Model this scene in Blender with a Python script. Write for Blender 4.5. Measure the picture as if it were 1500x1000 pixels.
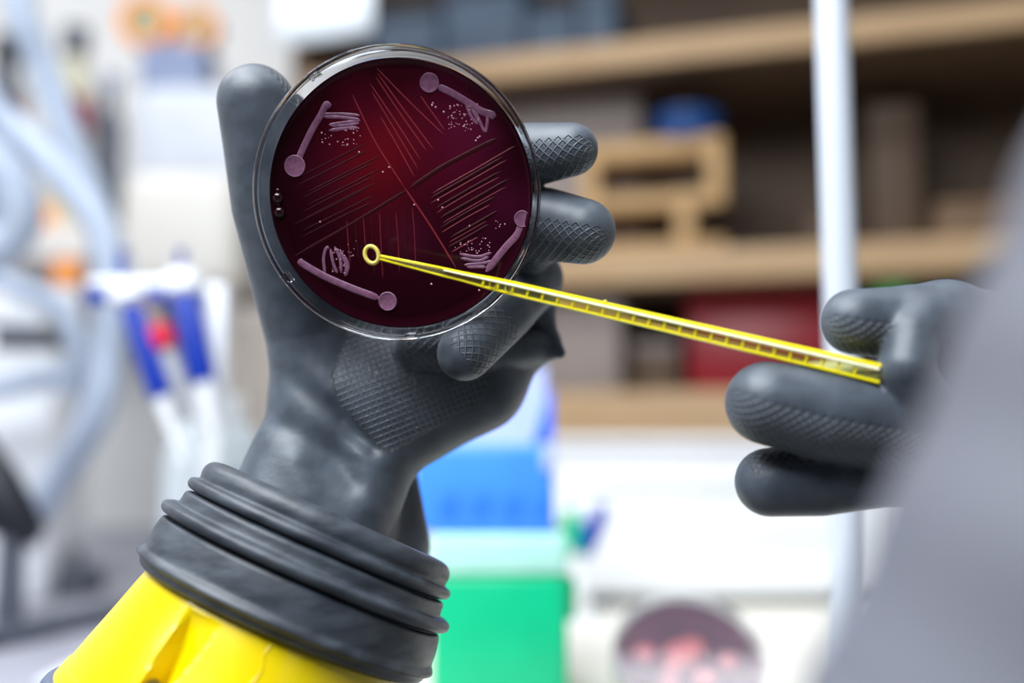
import bpy, bmesh, math, random
import numpy as np
from mathutils import Vector, Matrix

random.seed(7)
rng = np.random.default_rng(7)
scene = bpy.context.scene
for o in list(bpy.data.objects):
    bpy.data.objects.remove(o)

# ------------------------------------------------------------------ camera, world, lights, exposure
FPX = 35.0 / 36.0 * 1500.0            # focal length in pixels of the 1500x1000 frame
PITCH = math.radians(5.4)
CAM = Vector((0.0, 0.0, 1.07))
cam_data = bpy.data.cameras.new('camera')
cam = bpy.data.objects.new('camera', cam_data)
scene.collection.objects.link(cam)
cam.location = CAM
cam.rotation_euler = (math.pi / 2 + PITCH, 0, 0)
cam_data.lens = 35.0
cam_data.sensor_width = 36.0
cam_data.clip_start = 0.01
cam_data.clip_end = 50
cam_data.dof.use_dof = True
cam_data.dof.focus_distance = 0.311
cam_data.dof.aperture_fstop = 2.7
scene.camera = cam

world = bpy.data.worlds.new('world')
scene.world = world
world.use_nodes = True
world.node_tree.nodes['Background'].inputs[0].default_value = (0.80, 0.88, 1.0, 1)
world.node_tree.nodes['Background'].inputs[1].default_value = 0.12


def area_light(name, loc, target, sx, sy, power, color=(1, 1, 1)):
    d = bpy.data.lights.new(name, 'AREA')
    d.shape = 'RECTANGLE'
    d.size, d.size_y = sx, sy
    d.energy = power
    d.color = color
    o = bpy.data.objects.new(name, d)
    scene.collection.objects.link(o)
    o.location = loc
    o.rotation_euler = (Vector(target) - Vector(loc)).to_track_quat('-Z', 'Y').to_euler()
    return o


area_light('ceiling_lamp', (-0.36, -0.14, 1.92), (-0.05, 0.31, 1.10), 1.0, 0.6, 19, (0.90, 0.96, 1.0))
area_light('ceiling_lamp', (-0.05, 0.325, 2.40), (-0.05, 0.325, 0), 1.3, 0.34, 7, (0.93, 0.96, 1.0))
area_light('ceiling_lamp', (-1.0, 0.95, 2.40), (-0.9, 1.1, 0.5), 1.2, 0.5, 9.5, (0.95, 0.98, 1.0))
scene.view_settings.view_transform = 'Standard'
scene.view_settings.look = 'None'
scene.view_settings.gamma = 1
scene.view_settings.use_curve_mapping = False
scene.view_settings.exposure = 0.55

# ------------------------------------------------------------------ space helpers
RC = Matrix.Rotation(math.pi / 2 + PITCH, 3, 'X')
RCN = np.array(RC)


def C(px, py, d):
    """camera-axis point in metres (x right, y up, z towards the viewer); d in mm"""
    d = d / 1000.0
    return Vector(((px - 750) / FPX * d, (500 - py) / FPX * d, -d))


def cam2w(v):
    return CAM + RC @ Vector(v)


def P(px, py, d):
    return cam2w(C(px, py, d))


def ray(px, py):
    return RC @ Vector(((px - 750) / FPX, (500 - py) / FPX, -1.0))


def onY(px, py, Y):
    r = ray(px, py)
    return CAM + r * (Y / r.y)


def srgb(r, g, b):
    f = lambda c: (c / 255.0 / 12.92) if c <= 10.3 else ((c / 255.0 + 0.055) / 1.055) ** 2.4
    return (f(r), f(g), f(b), 1.0)


# ------------------------------------------------------------------ materials
def mat(name, col, rough=0.5, metal=0.0, trans=0.0, ior=1.45, spec=0.5, noise=0.0, nscale=40.0, bump=0.0, bscale=200.0,
        bdist=0.0004, col2=None, sheen=0.0, sub=0.0, coat=0.0, stretch=None):
    m = bpy.data.materials.new(name)
    m.use_nodes = True
    nt = m.node_tree
    b = nt.nodes['Principled BSDF']
    b.inputs['Base Color'].default_value = col
    b.inputs['Roughness'].default_value = rough
    b.inputs['Metallic'].default_value = metal
    b.inputs['Transmission Weight'].default_value = trans
    b.inputs['IOR'].default_value = ior
    b.inputs['Specular IOR Level'].default_value = spec
    b.inputs['Coat Weight'].default_value = coat
    b.inputs['Sheen Weight'].default_value = sheen
    if sub:
        b.inputs['Subsurface Weight'].default_value = sub
        b.inputs['Subsurface Radius'].default_value = (0.01, 0.01, 0.01)
        b.inputs['Subsurface Scale'].default_value = 0.5
    tc = nt.nodes.new('ShaderNodeTexCoord')
    vec = tc.outputs['Object']
    if stretch:
        mp = nt.nodes.new('ShaderNodeMapping')
        mp.inputs['Scale'].default_value = stretch
        nt.links.new(vec, mp.inputs['Vector'])
        vec = mp.outputs['Vector']
    if noise or col2:
        n = nt.nodes.new('ShaderNodeTexNoise')
        n.inputs['Scale'].default_value = nscale
        n.inputs['Detail'].default_value = 5
        nt.links.new(vec, n.inputs['Vector'])
        mx = nt.nodes.new('ShaderNodeMix')
        mx.data_type = 'RGBA'
        c2 = col2 or tuple(min(1, c * (1 + noise)) for c in col[:3]) + (1,)
        c1 = col if col2 else tuple(c * (1 - noise) for c in col[:3]) + (1,)
        mx.inputs['A'].default_value = c1
        mx.inputs['B'].default_value = c2
        rmp = nt.nodes.new('ShaderNodeMapRange')
        rmp.inputs['From Min'].default_value = 0.35
        rmp.inputs['From Max'].default_value = 0.65
        nt.links.new(n.outputs['Fac'], rmp.inputs['Value'])
        nt.links.new(rmp.outputs['Result'], mx.inputs['Factor'])
        nt.links.new(mx.outputs['Result'], b.inputs['Base Color'])
    if bump:
        n = nt.nodes.new('ShaderNodeTexNoise')
        n.inputs['Scale'].default_value = bscale
        n.inputs['Detail'].default_value = 4
        nt.links.new(vec, n.inputs['Vector'])
        bp = nt.nodes.new('ShaderNodeBump')
        bp.inputs['Strength'].default_value = bump
        bp.inputs['Distance'].default_value = bdist
        nt.links.new(n.outputs['Fac'], bp.inputs['Height'])
        nt.links.new(bp.outputs['Normal'], b.inputs['Normal'])
    return m


def glove_material(name, col, col2, rough):
    m = mat(name, col, rough=rough, col2=col2, nscale=130.0, spec=0.65, sheen=0.12)
    nt = m.node_tree
    L = nt.links.new
    b = nt.nodes['Principled BSDF']

    def math_(op, a, bb=None, cc=None):
        n = nt.nodes.new('ShaderNodeMath')
        n.operation = op
        for i, x in enumerate((a, bb, cc)):
            if x is None:
                continue
            if isinstance(x, (int, float)):
                n.inputs[i].default_value = x
            else:
                L(x, n.inputs[i])
        return n.outputs[0]
    at = nt.nodes.new('ShaderNodeAttribute')
    at.attribute_name = 'grip'
    sp = nt.nodes.new('ShaderNodeSeparateXYZ')
    L(at.outputs['Vector'], sp.inputs[0])
    u, v, lim = sp.outputs
    a = math_('ADD', u, v)
    c = math_('SUBTRACT', u, v)
    la = math_('ABSOLUTE', math_('SUBTRACT', math_('FRACT', a), 0.5))
    lb = math_('ABSOLUTE', math_('SUBTRACT', math_('FRACT', c), 0.5))
    mx = math_('SMOOTH_MAX', la, lb, 0.06)
    mr = nt.nodes.new('ShaderNodeMapRange')
    mr.interpolation_type = 'SMOOTHSTEP'
    mr.inputs['From Min'].default_value = 0.31
    mr.inputs['From Max'].default_value = 0.46
    L(mx, mr.inputs['Value'])
    vc = math_('MULTIPLY', math_('SUBTRACT', math_('FLOOR', a), math_('FLOOR', c)), 0.5)
    mask = math_('LESS_THAN', math_('ABSOLUTE', vc), lim)
    h = math_('SUBTRACT', 1.0, math_('MULTIPLY', mask, math_('SUBTRACT', 1.0, mr.outputs['Result'])))
    # highlight of the raised lattice painted into the rubber as a lighter grey
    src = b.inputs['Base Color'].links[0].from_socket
    ridge_light = nt.nodes.new('ShaderNodeMix')
    ridge_light.data_type = 'RGBA'
    ridge_light.inputs['B'].default_value = srgb(118, 128, 140)
    L(src, ridge_light.inputs['A'])
    L(math_('MULTIPLY', math_('MULTIPLY', mask, mr.outputs['Result']), 0.45), ridge_light.inputs['Factor'])
    L(ridge_light.outputs['Result'], b.inputs['Base Color'])
    bp = nt.nodes.new('ShaderNodeBump')
    bp.inputs['Strength'].default_value = 0.9
    bp.inputs['Distance'].default_value = 0.0016
    L(h, bp.inputs['Height'])
    tc = nt.nodes.new('ShaderNodeTexCoord')
    n = nt.nodes.new('ShaderNodeTexNoise')
    n.inputs['Scale'].default_value = 420
    n.inputs['Detail'].default_value = 4
    L(tc.outputs['Object'], n.inputs['Vector'])
    bp2 = nt.nodes.new('ShaderNodeBump')
    bp2.inputs['Strength'].default_value = 0.25
    bp2.inputs['Distance'].default_value = 0.0003
    L(n.outputs['Fac'], bp2.inputs['Height'])
    L(bp.outputs['Normal'], bp2.inputs['Normal'])
    L(bp2.outputs['Normal'], b.inputs['Normal'])
    return m


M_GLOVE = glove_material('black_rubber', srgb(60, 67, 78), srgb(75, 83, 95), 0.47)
M_CUFF = mat('dark_rubber', srgb(48, 53, 61), rough=0.42, col2=srgb(74, 80, 89), nscale=80, bump=0.4, bscale=300, bdist=0.0003, stretch=(1, 1, 3))
M_YELLOW = mat('yellow_plastic', srgb(240, 208, 0), rough=0.26, col2=srgb(245, 215, 4), nscale=14, bump=0.15, bscale=25, bdist=0.002, coat=0.2)
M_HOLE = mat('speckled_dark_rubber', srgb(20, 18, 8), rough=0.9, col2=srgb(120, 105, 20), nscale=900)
M_CLEAR = mat('clear_plastic', (0.97, 0.98, 1.0, 1), rough=0.03, trans=1.0, ior=1.45)
M_GROWTH = mat('mauve_growth', srgb(122, 76, 104), rough=0.28, col2=srgb(142, 98, 126), nscale=900, spec=0.5)
M_RIM = mat('mauve_rim', srgb(164, 118, 146), rough=0.25)
M_BEAD = mat('pale_growth', srgb(190, 130, 150), rough=0.12, spec=0.8)
M_SCRATCH = mat('red_scratch', srgb(134, 38, 48), rough=0.3, spec=0.5)
M_FAINT = mat('faint_scratch', srgb(104, 28, 40), rough=0.4, spec=0.35)
M_BLISTER = mat('maroon_blister', srgb(40, 6, 16), rough=0.06, spec=0.7)
M_GROOVE = mat('dark_groove', srgb(54, 7, 18), rough=0.5, spec=0.2)
M_RODCLEAR = mat('clear_yellow_plastic', (0.99, 0.93, 0.34, 1), rough=0.06, trans=0.92, ior=1.3)
M_RODRAIL = mat('yellow_rail_plastic', srgb(255, 236, 30), rough=0.18, trans=0.0, coat=0.5)
M_RODHIGHLIGHT = mat('white_highlight', srgb(255, 252, 226), rough=0.16, trans=0.0, coat=0.6)  # near-white colour stands in for the highlight on the loop handle
M_LOOP = mat('golden_loop_plastic', (1.0, 0.83, 0.20, 1), rough=0.08, trans=0.25, ior=1.4)
M_WHITE = mat('white_plastic', srgb(236, 238, 243), rough=0.4, noise=0.03, nscale=12)
M_WHITEPAINT = mat('white_wall_paint', srgb(232, 231, 230), rough=0.7, noise=0.03, nscale=6, bump=0.1, bscale=60)
M_CREAM = mat('cream_laminate', srgb(236, 232, 222), rough=0.45, noise=0.03, nscale=8)
M_GREYBENCH = mat('grey_laminate', srgb(160, 160, 172), rough=0.5, noise=0.06, nscale=10)
M_PLY = mat('plywood', srgb(164, 133, 98), rough=0.6, col2=srgb(176, 147, 112), nscale=9, stretch=(1, 1, 8))
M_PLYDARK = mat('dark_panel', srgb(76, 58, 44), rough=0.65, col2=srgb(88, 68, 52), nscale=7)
M_FLOOR = mat('grey_vinyl', srgb(150, 150, 152), rough=0.5, noise=0.05)
M_UNSEENWALL = mat('unseen_wall_dark', srgb(62, 64, 70), rough=0.8, noise=0.05)
M_HOSE = mat('pale_blue_hose', srgb(202, 214, 234), rough=0.35, trans=0.25, noise=0.05, nscale=30)
M_BLUE = mat('blue_plastic', srgb(10, 50, 160), rough=0.4, noise=0.08)
M_BRIGHTBLUE = mat('bright_blue_plastic', srgb(70, 146, 255), rough=0.35, noise=0.03)
M_MIDBLUE = mat('mid_blue_plastic', srgb(52, 126, 246), rough=0.4)
M_DEEPBLUE = mat('deep_blue_plastic', srgb(10, 98, 230), rough=0.35, noise=0.03)
M_LAVENDER = mat('lavender_plastic', srgb(172, 186, 234), rough=0.4, noise=0.03)
M_GREEN = mat('green_plastic', srgb(0, 186, 132), rough=0.4, noise=0.03)
M_MINT = mat('mint_plastic', srgb(178, 232, 222), rough=0.4, noise=0.04)
M_ORANGE = mat('orange_plastic', srgb(240, 150, 66), rough=0.45, noise=0.08)
M_OLIVE = mat('grey_green_core', srgb(150, 156, 128), rough=0.6, noise=0.06)
M_BLUEGREY = mat('blue_grey_plastic', srgb(128, 140, 172), rough=0.5, noise=0.05)
M_DARKGREY = mat('dark_grey_plastic', srgb(84, 88, 100), rough=0.5, noise=0.06)
M_BLACK = mat('black_plastic', srgb(26, 27, 36), rough=0.45, noise=0.1)
M_RED = mat('red_plastic', srgb(142, 20, 34), rough=0.4, noise=0.08)
M_DARKRED = mat('dull_red_plastic', srgb(150, 62, 76), rough=0.5, noise=0.08)
M_BEIGE = mat('beige_glass', srgb(196, 192, 168), rough=0.4, noise=0.06)
M_GREYBOX = mat('grey_cardboard', srgb(140, 128, 124), rough=0.7, noise=0.05)
M_NAVY = mat('navy_plastic', srgb(16, 62, 120), rough=0.45, noise=0.1)
M_SLATE = mat('slate_blue_card', srgb(56, 72, 92), rough=0.6, noise=0.08)
M_BROWN = mat('brown_card', srgb(112, 88, 66), rough=0.7, noise=0.06)
M_SLATEDARK = mat('dark_slate_card', srgb(26, 32, 44), rough=0.6, noise=0.08)
M_WOODRACK = mat('pale_wood', srgb(184, 148, 102), rough=0.6, col2=srgb(172, 136, 90), nscale=10, stretch=(1, 1, 6))
M_JUG = mat('milky_plastic', srgb(226, 234, 240), rough=0.35, trans=0.2, noise=0.03)
M_SLEEVE = mat('pale_grey_rubber', srgb(102, 103, 113), rough=0.5, noise=0.05, nscale=8)
M_PURPLE = mat('purple_agar', srgb(74, 38, 62), rough=0.25, col2=srgb(96, 52, 76), nscale=35)
M_PINK = mat('spot_pink', srgb(214, 128, 134), rough=0.3)


# ------------------------------------------------------------------ mesh helpers
def link(o):
    scene.collection.objects.link(o)
    return o


def mesh_obj(name, me, m, parent=None, smooth=True, loc=None):
    o = link(bpy.data.objects.new(name, me))
    if m:
        me.materials.append(m)
    if smooth:
        me.shade_smooth()
    if parent:
        o.parent = parent
    if loc is not None:
        o.location = loc
    return o


def obj(name, bm, m, parent=None, smooth=True, auto=True, loc=None):
    me = bpy.data.meshes.new(name)
    bmesh.ops.recalc_face_normals(bm, faces=bm.faces[:])
    if smooth and auto:
        for e in bm.edges:
            if len(e.link_faces) == 2 and e.calc_face_angle(0) > math.radians(40):
                e.smooth = False
    bm.to_mesh(me)
    bm.free()
    return mesh_obj(name, me, m, parent, smooth, loc)


def tag(o, label, cat, group=None, kind=None):
    if label:
        o['label'] = label
    if cat:
        o['category'] = cat
    if group:
        o['group'] = group
    if kind:
        o['kind'] = kind
    return o


def thing(name, label, cat, loc=(0, 0, 0), rot=None, group=None):
    o = link(bpy.data.objects.new(name, None))
    o.empty_display_size = 0.02
    o.location = loc
    if rot is not None:
        o.rotation_euler = rot
    return tag(o, label, cat, group)


def structure(o):
    o['kind'] = 'structure'
    return o


def box(bm, x0, x1, y0, y1, z0, z1, bev=0.0, seg=2, M=None):
    vs = [bm.verts.new((x, y, z)) for x in (x0, x1) for y in (y0, y1) for z in (z0, z1)]
    idx = [(0, 1, 3, 2), (4, 6, 7, 5), (0, 4, 5, 1), (2, 3, 7, 6), (0, 2, 6, 4), (1, 5, 7, 3)]
    fs = [bm.faces.new([vs[i] for i in f]) for f in idx]
    if bev:
        es = list({e for f in fs for e in f.edges})
        r = bmesh.ops.bevel(bm, geom=es, offset=bev, segments=seg, profile=0.5, affect='EDGES')
        vs = list({v for f in r['faces'] for v in f.verts})
        vs = list(set(vs) | {v for f in bm.faces if any(x in vs for x in f.verts) for v in f.verts}) if M else vs
    if M:
        bmesh.ops.transform(bm, matrix=M, verts=[v for v in vs if v.is_valid])
    return bm


def B():
    return bmesh.new()


def boxbm(*a, **k):
    return box(B(), *a, **k)


def tube(bm, pts, rad, n=14, cap=True):
    pts = [Vector(p) for p in pts]
    k = len(pts)
    rads = rad if isinstance(rad, (list, tuple)) else [rad] * k
    up = None
    rings = []
    for i, p in enumerate(pts):
        t = (pts[min(i + 1, k - 1)] - pts[max(i - 1, 0)]).normalized()
        if up is None:
            up = t.orthogonal().normalized()
        up = (up - t * up.dot(t)).normalized()
        s = t.cross(up)
        rings.append([bm.verts.new(p + (up * math.cos(2 * math.pi * j / n) + s * math.sin(2 * math.pi * j / n)) * rads[i]) for j in range(n)])
    for i in range(k - 1):
        for j in range(n):
            bm.faces.new((rings[i][j], rings[i][(j + 1) % n], rings[i + 1][(j + 1) % n], rings[i + 1][j]))
    if cap:
        bm.faces.new(rings[0][::-1])
        bm.faces.new(rings[-1])
    return bm


def spline(pts, n=8):
    pts = [Vector(p) for p in pts]
    if len(pts) < 3:
        return [pts[0].lerp(pts[1], i / n) for i in range(n + 1)]
    out = []
    ext = [2 * pts[0] - pts[1]] + pts + [2 * pts[-1] - pts[-2]]
    for i in range(1, len(ext) - 2):
        p0, p1, p2, p3 = ext[i - 1:i + 3]
        for j in range(n):
            t = j / n
            out.append(0.5 * ((2 * p1) + (p2 - p0) * t + (2 * p0 - 5 * p1 + 4 * p2 - p3) * t * t + (3 * p1 - p0 - 3 * p2 + p3) * t ** 3))
    out.append(pts[-1])
    return out


def lathe(bm, prof, n=48, closed=False, M=None):
    """prof: (r, z) around z"""
    rings = []
    for r, z in prof:
        if r < 1e-7:
            rings.append([bm.verts.new((0, 0, z))])
        else:
            rings.append([bm.verts.new((r * math.cos(2 * math.pi * j / n), r * math.sin(2 * math.pi * j / n), z)) for j in range(n)])
    m = len(rings)
    for i in range(m if closed else m - 1):
        a, b = rings[i], rings[(i + 1) % m]
        for j in range(n):
            k = (j + 1) % n
            if len(a) == 1 and len(b) == 1:
                break
            if len(a) == 1:
                bm.faces.new((a[0], b[k], b[j]))
            elif len(b) == 1:
                bm.faces.new((a[j], a[k], b[0]))
            else:
                bm.faces.new((a[j], a[k], b[k], b[j]))
    if M is not None:
        bmesh.ops.transform(bm, matrix=M, verts=bm.verts[:])
    return bm


def ball(bm, c, r, seg=8, rings=6, flat=1.0):
    M = Matrix.Translation(c) @ Matrix.Diagonal((1, 1, flat, 1))
    bmesh.ops.create_uvsphere(bm, u_segments=seg, v_segments=rings, radius=r, matrix=M)
    return bm


# ------------------------------------------------------------------ implicit surface mesher (gloves)
def rcone(X, a, b, r1, r2):
    """distance to a round cone between spheres a,r1 and b,r2 (X: (...,3))"""
    ba = b - a
    l2 = float(ba @ ba)
    rr = r1 - r2
    a2 = l2 - rr * rr
    il2 = 1.0 / l2
    pa = X - a
    y = pa @ ba
    z = y - l2
    w = pa * l2 - y[..., None] * ba
    x2 = np.einsum('...i,...i->...', w, w)
    y2 = y * y * l2
    z2 = z * z * l2
    k = np.sign(rr) * rr * rr * x2
    d = (np.sqrt(np.maximum(x2 * a2 * il2, 0)) + y * rr) * il2 - r1
    c1 = np.sign(z) * a2 * z2 > k
    c2 = np.sign(y) * a2 * y2 < k
    d = np.where(c2, np.sqrt(x2 + y2) * il2 - r1, d)
    d = np.where(c1, np.sqrt(x2 + z2) * il2 - r2, d)
    return d


def smin(a, b, k):
    h = np.clip(0.5 + 0.5 * (b - a) / k, 0, 1)
    return b + (a - b) * h - k * h * (1 - h)


def surface_nets(V, org, h):
    nx, ny, nz = V.shape
    S = V < 0
    corners = [(i, j, k) for i in (0, 1) for j in (0, 1) for k in (0, 1)]
    cnt = np.zeros((nx - 1, ny - 1, nz - 1), np.int8)
    for (i, j, k) in corners:
        cnt += S[i:nx - 1 + i, j:ny - 1 + j, k:nz - 1 + k]
    act = (cnt > 0) & (cnt < 8)
    idx = np.argwhere(act)
    ids = -np.ones(act.shape, np.int64)
    ids[act] = np.arange(len(idx))
    acc = np.zeros((len(idx), 3))
    num = np.zeros(len(idx))
    for a in range(8):
        for ax in range(3):
            ca = corners[a]
            if ca[ax]:
                continue
            cb = list(ca)
            cb[ax] = 1
            va = V[idx[:, 0] + ca[0], idx[:, 1] + ca[1], idx[:, 2] + ca[2]]
            vb = V[idx[:, 0] + cb[0], idx[:, 1] + cb[1], idx[:, 2] + cb[2]]
            m = (va < 0) != (vb < 0)
            t = np.where(m, va / np.where(va == vb, 1, va - vb), 0)
            p = np.array(ca, float) + 0.0
            pt = np.repeat(p[None], len(idx), 0)
            pt[:, ax] += t
            acc[m] += pt[m]
            num[m] += 1
    verts = (idx + acc / num[:, None]) * h + org
    faces = []
    for ax in range(3):
        o1, o2 = [(1, 2), (2, 0), (0, 1)][ax]
        sl0 = [slice(None)] * 3
        sl1 = [slice(None)] * 3
        sl0[ax] = slice(0, -1)
        sl1[ax] = slice(1, None)
        ch = S[tuple(sl0)] != S[tuple(sl1)]
        e = np.argwhere(ch)
        ok = (e[:, o1] > 0) & (e[:, o2] > 0) & (e[:, o1] < V.shape[o1] - 1) & (e[:, o2] < V.shape[o2] - 1)
        e = e[ok]
        s = S[e[:, 0], e[:, 1], e[:, 2]]
        q = []
        for d1, d2 in ((1, 1), (0, 1), (0, 0), (1, 0)):
            c = e.copy()
            c[:, o1] -= d1
            c[:, o2] -= d2
            q.append(ids[c[:, 0], c[:, 1], c[:, 2]])
        q = np.stack(q, 1)
        q[~s] = q[~s][:, ::-1]
        faces.append(q)
    return verts, np.concatenate(faces)


def px2mm(p):
    px, py, d, r = p
    return np.array([(px - 750) / FPX * d, (500 - py) / FPX * d, -d]), r * d / FPX


def chain_dist(X, ch):
    D = None
    for p, q in zip(ch[:-1], ch[1:]):
        a, r1 = px2mm(p)
        b, r2 = px2mm(q)
        d = rcone(X, a, b, r1, r2)
        D = d if D is None else np.minimum(D, d)
    return D


def smooth_mesh(v, f, it=3, lam=0.5, mu=-0.52):
    n = len(v)
    e = np.concatenate([f[:, [0, 1]], f[:, [1, 2]], f[:, [2, 3]], f[:, [3, 0]]])
    e = np.unique(np.sort(e, 1), axis=0)
    deg = np.bincount(e.ravel(), minlength=n).astype(float)
    for i in range(it * 2):
        s = np.zeros_like(v)
        for k in range(3):
            s[:, k] = np.bincount(e[:, 0], v[e[:, 1], k], n) + np.bincount(e[:, 1], v[e[:, 0], k], n)
        L = s / np.maximum(deg, 1)[:, None] - v
        v = v + L * (lam if i % 2 == 0 else mu)
    return v


def glove_mesh(name, body, fingers, h, kb, grooves, grips, palm_grip, body_k=10.0):
    """body: list of chains; fingers: list of (chain, number of proximal segments that melt into the palm)"""
    allp = [px2mm(p) for ch in body for p in ch] + [px2mm(p) for ch, _ in fingers for p in ch]
    lo = np.min([c - r for c, r in allp], 0) - 4
    hi = np.max([c + r for c, r in allp], 0) + 4
    n = np.ceil((hi - lo) / h).astype(int) + 1
    ax = [lo[i] + h * np.arange(n[i]) for i in range(3)]
    V = np.full(tuple(n), 1e3)

    def sub(ch, margin):
        cs = [px2mm(p) for p in ch]
        a = np.min([c - r for c, r in cs], 0) - margin
        b = np.max([c + r for c, r in cs], 0) + margin
        i0 = np.clip(np.floor((a - lo) / h).astype(int), 0, n - 1)
        i1 = np.clip(np.ceil((b - lo) / h).astype(int) + 1, 1, n)
        sl = tuple(slice(i0[i], i1[i]) for i in range(3))
        X = np.stack(np.meshgrid(*[ax[i][sl[i]] for i in range(3)], indexing='ij'), -1)
        return sl, X
    for ch in body:
        sl, X = sub(ch, 26)
        V[sl] = smin(V[sl], chain_dist(X, ch), body_k)
    # creases of the palm rubber
    if grooves:
        gx, gy, gz = np.meshgrid(*ax, indexing='ij')
        u = gx / -gz * FPX + 750
        w = 500 - gy / -gz * FPX
        for pts, amp, wid in grooves:
            dmin = np.full(V.shape, 1e9)
            for (x0, y0), (x1, y1) in zip(pts[:-1], pts[1:]):
                dx, dy = x1 - x0, y1 - y0
                t = np.clip(((u - x0) * dx + (w - y0) * dy) / (dx * dx + dy * dy), 0, 1)
                dmin = np.minimum(dmin, (u - x0 - t * dx) ** 2 + (w - y0 - t * dy) ** 2)
            V += amp * np.exp(-dmin / wid ** 2)
    base = V.copy()
    for ch, nprox in fingers:
        if nprox:
            c = ch[:nprox + 1]
            sl, X = sub(c, 18)
            V[sl] = np.minimum(V[sl], smin(base[sl], chain_dist(X, c), kb))
        c = ch[nprox:]
        if len(c) > 1:
            sl, X = sub(c, 6)
            d = chain_dist(X, c)
            V[sl] = smin(V[sl], d, 1.2)
    v, f = surface_nets(V, lo, h)
    v = smooth_mesh(v, f, 4)
    # grip lattice coordinates
    G = np.zeros((len(v), 3))
    G[:, 2] = -1
    best = np.full(len(v), 1e9)
    chd = []
    for ch, _ in fingers:
        chd.append(chain_dist(v, ch))
    chd = np.array(chd)
    near = chd.argmin(0)
    for fi, (pitch, pad, halfw, s0, s1) in grips.items():
        ch = fingers[fi][0]
        a, r1 = px2mm(ch[-2])
        b, r2 = px2mm(ch[-1])
        t = (b - a) / np.linalg.norm(b - a)
        pd = np.array(pad, float)
        pd -= t * (pd @ t)
        pd /= np.linalg.norm(pd)
        q = np.cross(t, pd)
        rel = v - b
        s = rel @ t
        x = rel @ pd
        y = rel @ q
        rad = np.sqrt(x * x + y * y)
        ang = np.arctan2(y, x)
        s = np.where(s > 0, r2 * np.arcsin(np.clip(s / (r2 * 1.05), 0, 1)), s)
        sel = (near == fi) & (chd[fi] < 1.5)
        G[sel, 0] = s[sel] / pitch
        G[sel, 1] = (ang * (r2 * 0.5 + rad * 0.5))[sel] / pitch
        inside = sel & (s > s0) & (s < s1)
        G[inside, 2] = halfw / pitch
    if palm_grip:
        poly, pitch, ang = palm_grip
        u = v[:, 0] / -v[:, 2] * FPX + 750
        w = 500 - v[:, 1] / -v[:, 2] * FPX
        ins = np.zeros(len(v), bool)
        for (x0, y0), (x1, y1) in zip(poly, poly[1:] + poly[:1]):
            cr = ((y0 > w) != (y1 > w)) & (u < (x1 - x0) * (w - y0) / (y1 - y0 + 1e-9) + x0)
            ins ^= cr
        ins &= (chd.min(0) > 1.0)
        ca, sa = math.cos(ang), math.sin(ang)
        G[ins, 0] = (v[ins, 0] * ca + v[ins, 1] * sa) / pitch
        G[ins, 1] = (-v[ins, 0] * sa + v[ins, 1] * ca) / pitch
        G[ins, 2] = 1000
    me = bpy.data.meshes.new(name)
    w = (v / 1000.0) @ RCN.T + np.array(CAM)
    return me, w, f, G


def finish_glove(me, w, f, G, origin):
    me.vertices.add(len(w))
    me.vertices.foreach_set('co', (w - np.array(origin)).astype(np.float32).ravel())
    me.loops.add(f.size)
    me.loops.foreach_set('vertex_index', f.astype(np.int32).ravel())
    me.polygons.add(len(f))
    me.polygons.foreach_set('loop_start', np.arange(0, f.size, 4, dtype=np.int32))
    me.polygons.foreach_set('loop_total', np.full(len(f), 4, dtype=np.int32))
    me.update(calc_edges=True)
    at = me.attributes.new('grip', 'FLOAT_VECTOR', 'POINT')
    at.data.foreach_set('vector', G.astype(np.float32).ravel())
    me.validate()
    return me


# ------------------------------------------------------------------ room shell
BZ = 0.90                                   # bench height
WB = 1.85                                   # back wall
structure(obj('floor', boxbm(-2.2, 2.2, -1.4, WB + 0.1, -0.05, 0.0), M_FLOOR))
structure(obj('wall_back', boxbm(-2.2, 2.2, WB, WB + 0.08, 0.0, 2.5), M_WHITEPAINT))
structure(obj('wall_left', boxbm(-2.28, -2.2, -1.4, WB, 0.0, 2.5), M_WHITEPAINT))
structure(obj('wall_right', boxbm(2.2, 2.28, -1.4, WB, 0.0, 2.5), M_WHITEPAINT))
structure(obj('unseen_dark_wall', boxbm(-2.2, 2.2, -1.48, -1.4, 0.0, 2.5), M_UNSEENWALL))  # unseen wall behind the camera, added dark so the agar reflects dark
structure(obj('ceiling', boxbm(-2.2, 2.2, -1.4, WB, 2.5, 2.55), M_WHITEPAINT))

# benches: grey one on the left, cream one on the right
gb = thing('lab_bench', 'pale grey laminate bench top under the hoses behind the yellow cuff', 'bench', (-0.9, 1.2, 0))
obj('worktop', boxbm(-1.2, 0.66, -0.55, 0.649, BZ - 0.04, BZ, 0.004), M_GREYBENCH, gb)
obj('carcass', boxbm(-1.15, 0.66, -0.45, 0.64, 0.0, BZ - 0.04), M_WHITE, gb)
cb = thing('lab_bench', 'cream bench top carrying the green box and the second culture dish', 'bench', (0.6, 0.9, 0))
obj('worktop', boxbm(-0.835, 1.5, -0.45, 0.9, BZ - 0.04, BZ, 0.004), M_CREAM, cb)
obj('carcass', boxbm(-0.835, 1.5, -0.40, 0.9, 0.0, BZ - 0.04), M_WHITE, cb)

# ------------------------------------------------------------------ plywood shelf unit, right end nearer
YAW = math.radians(-16)
S0 = onY(1000, 640, 1.32)
SX = Vector((math.cos(YAW), math.sin(YAW), 0))
SY = Vector((-math.sin(YAW), math.cos(YAW), 0))


def S(px, py, back=0.0):
    """shelf-local (s, z) where the view line meets the plane `back` metres behind the shelf front"""
    r = ray(px, py)
    t = ((S0 + SY * back - CAM).dot(SY)) / r.dot(SY)
    p = CAM + r * t - S0
    return p.dot(SX), p.z


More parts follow.
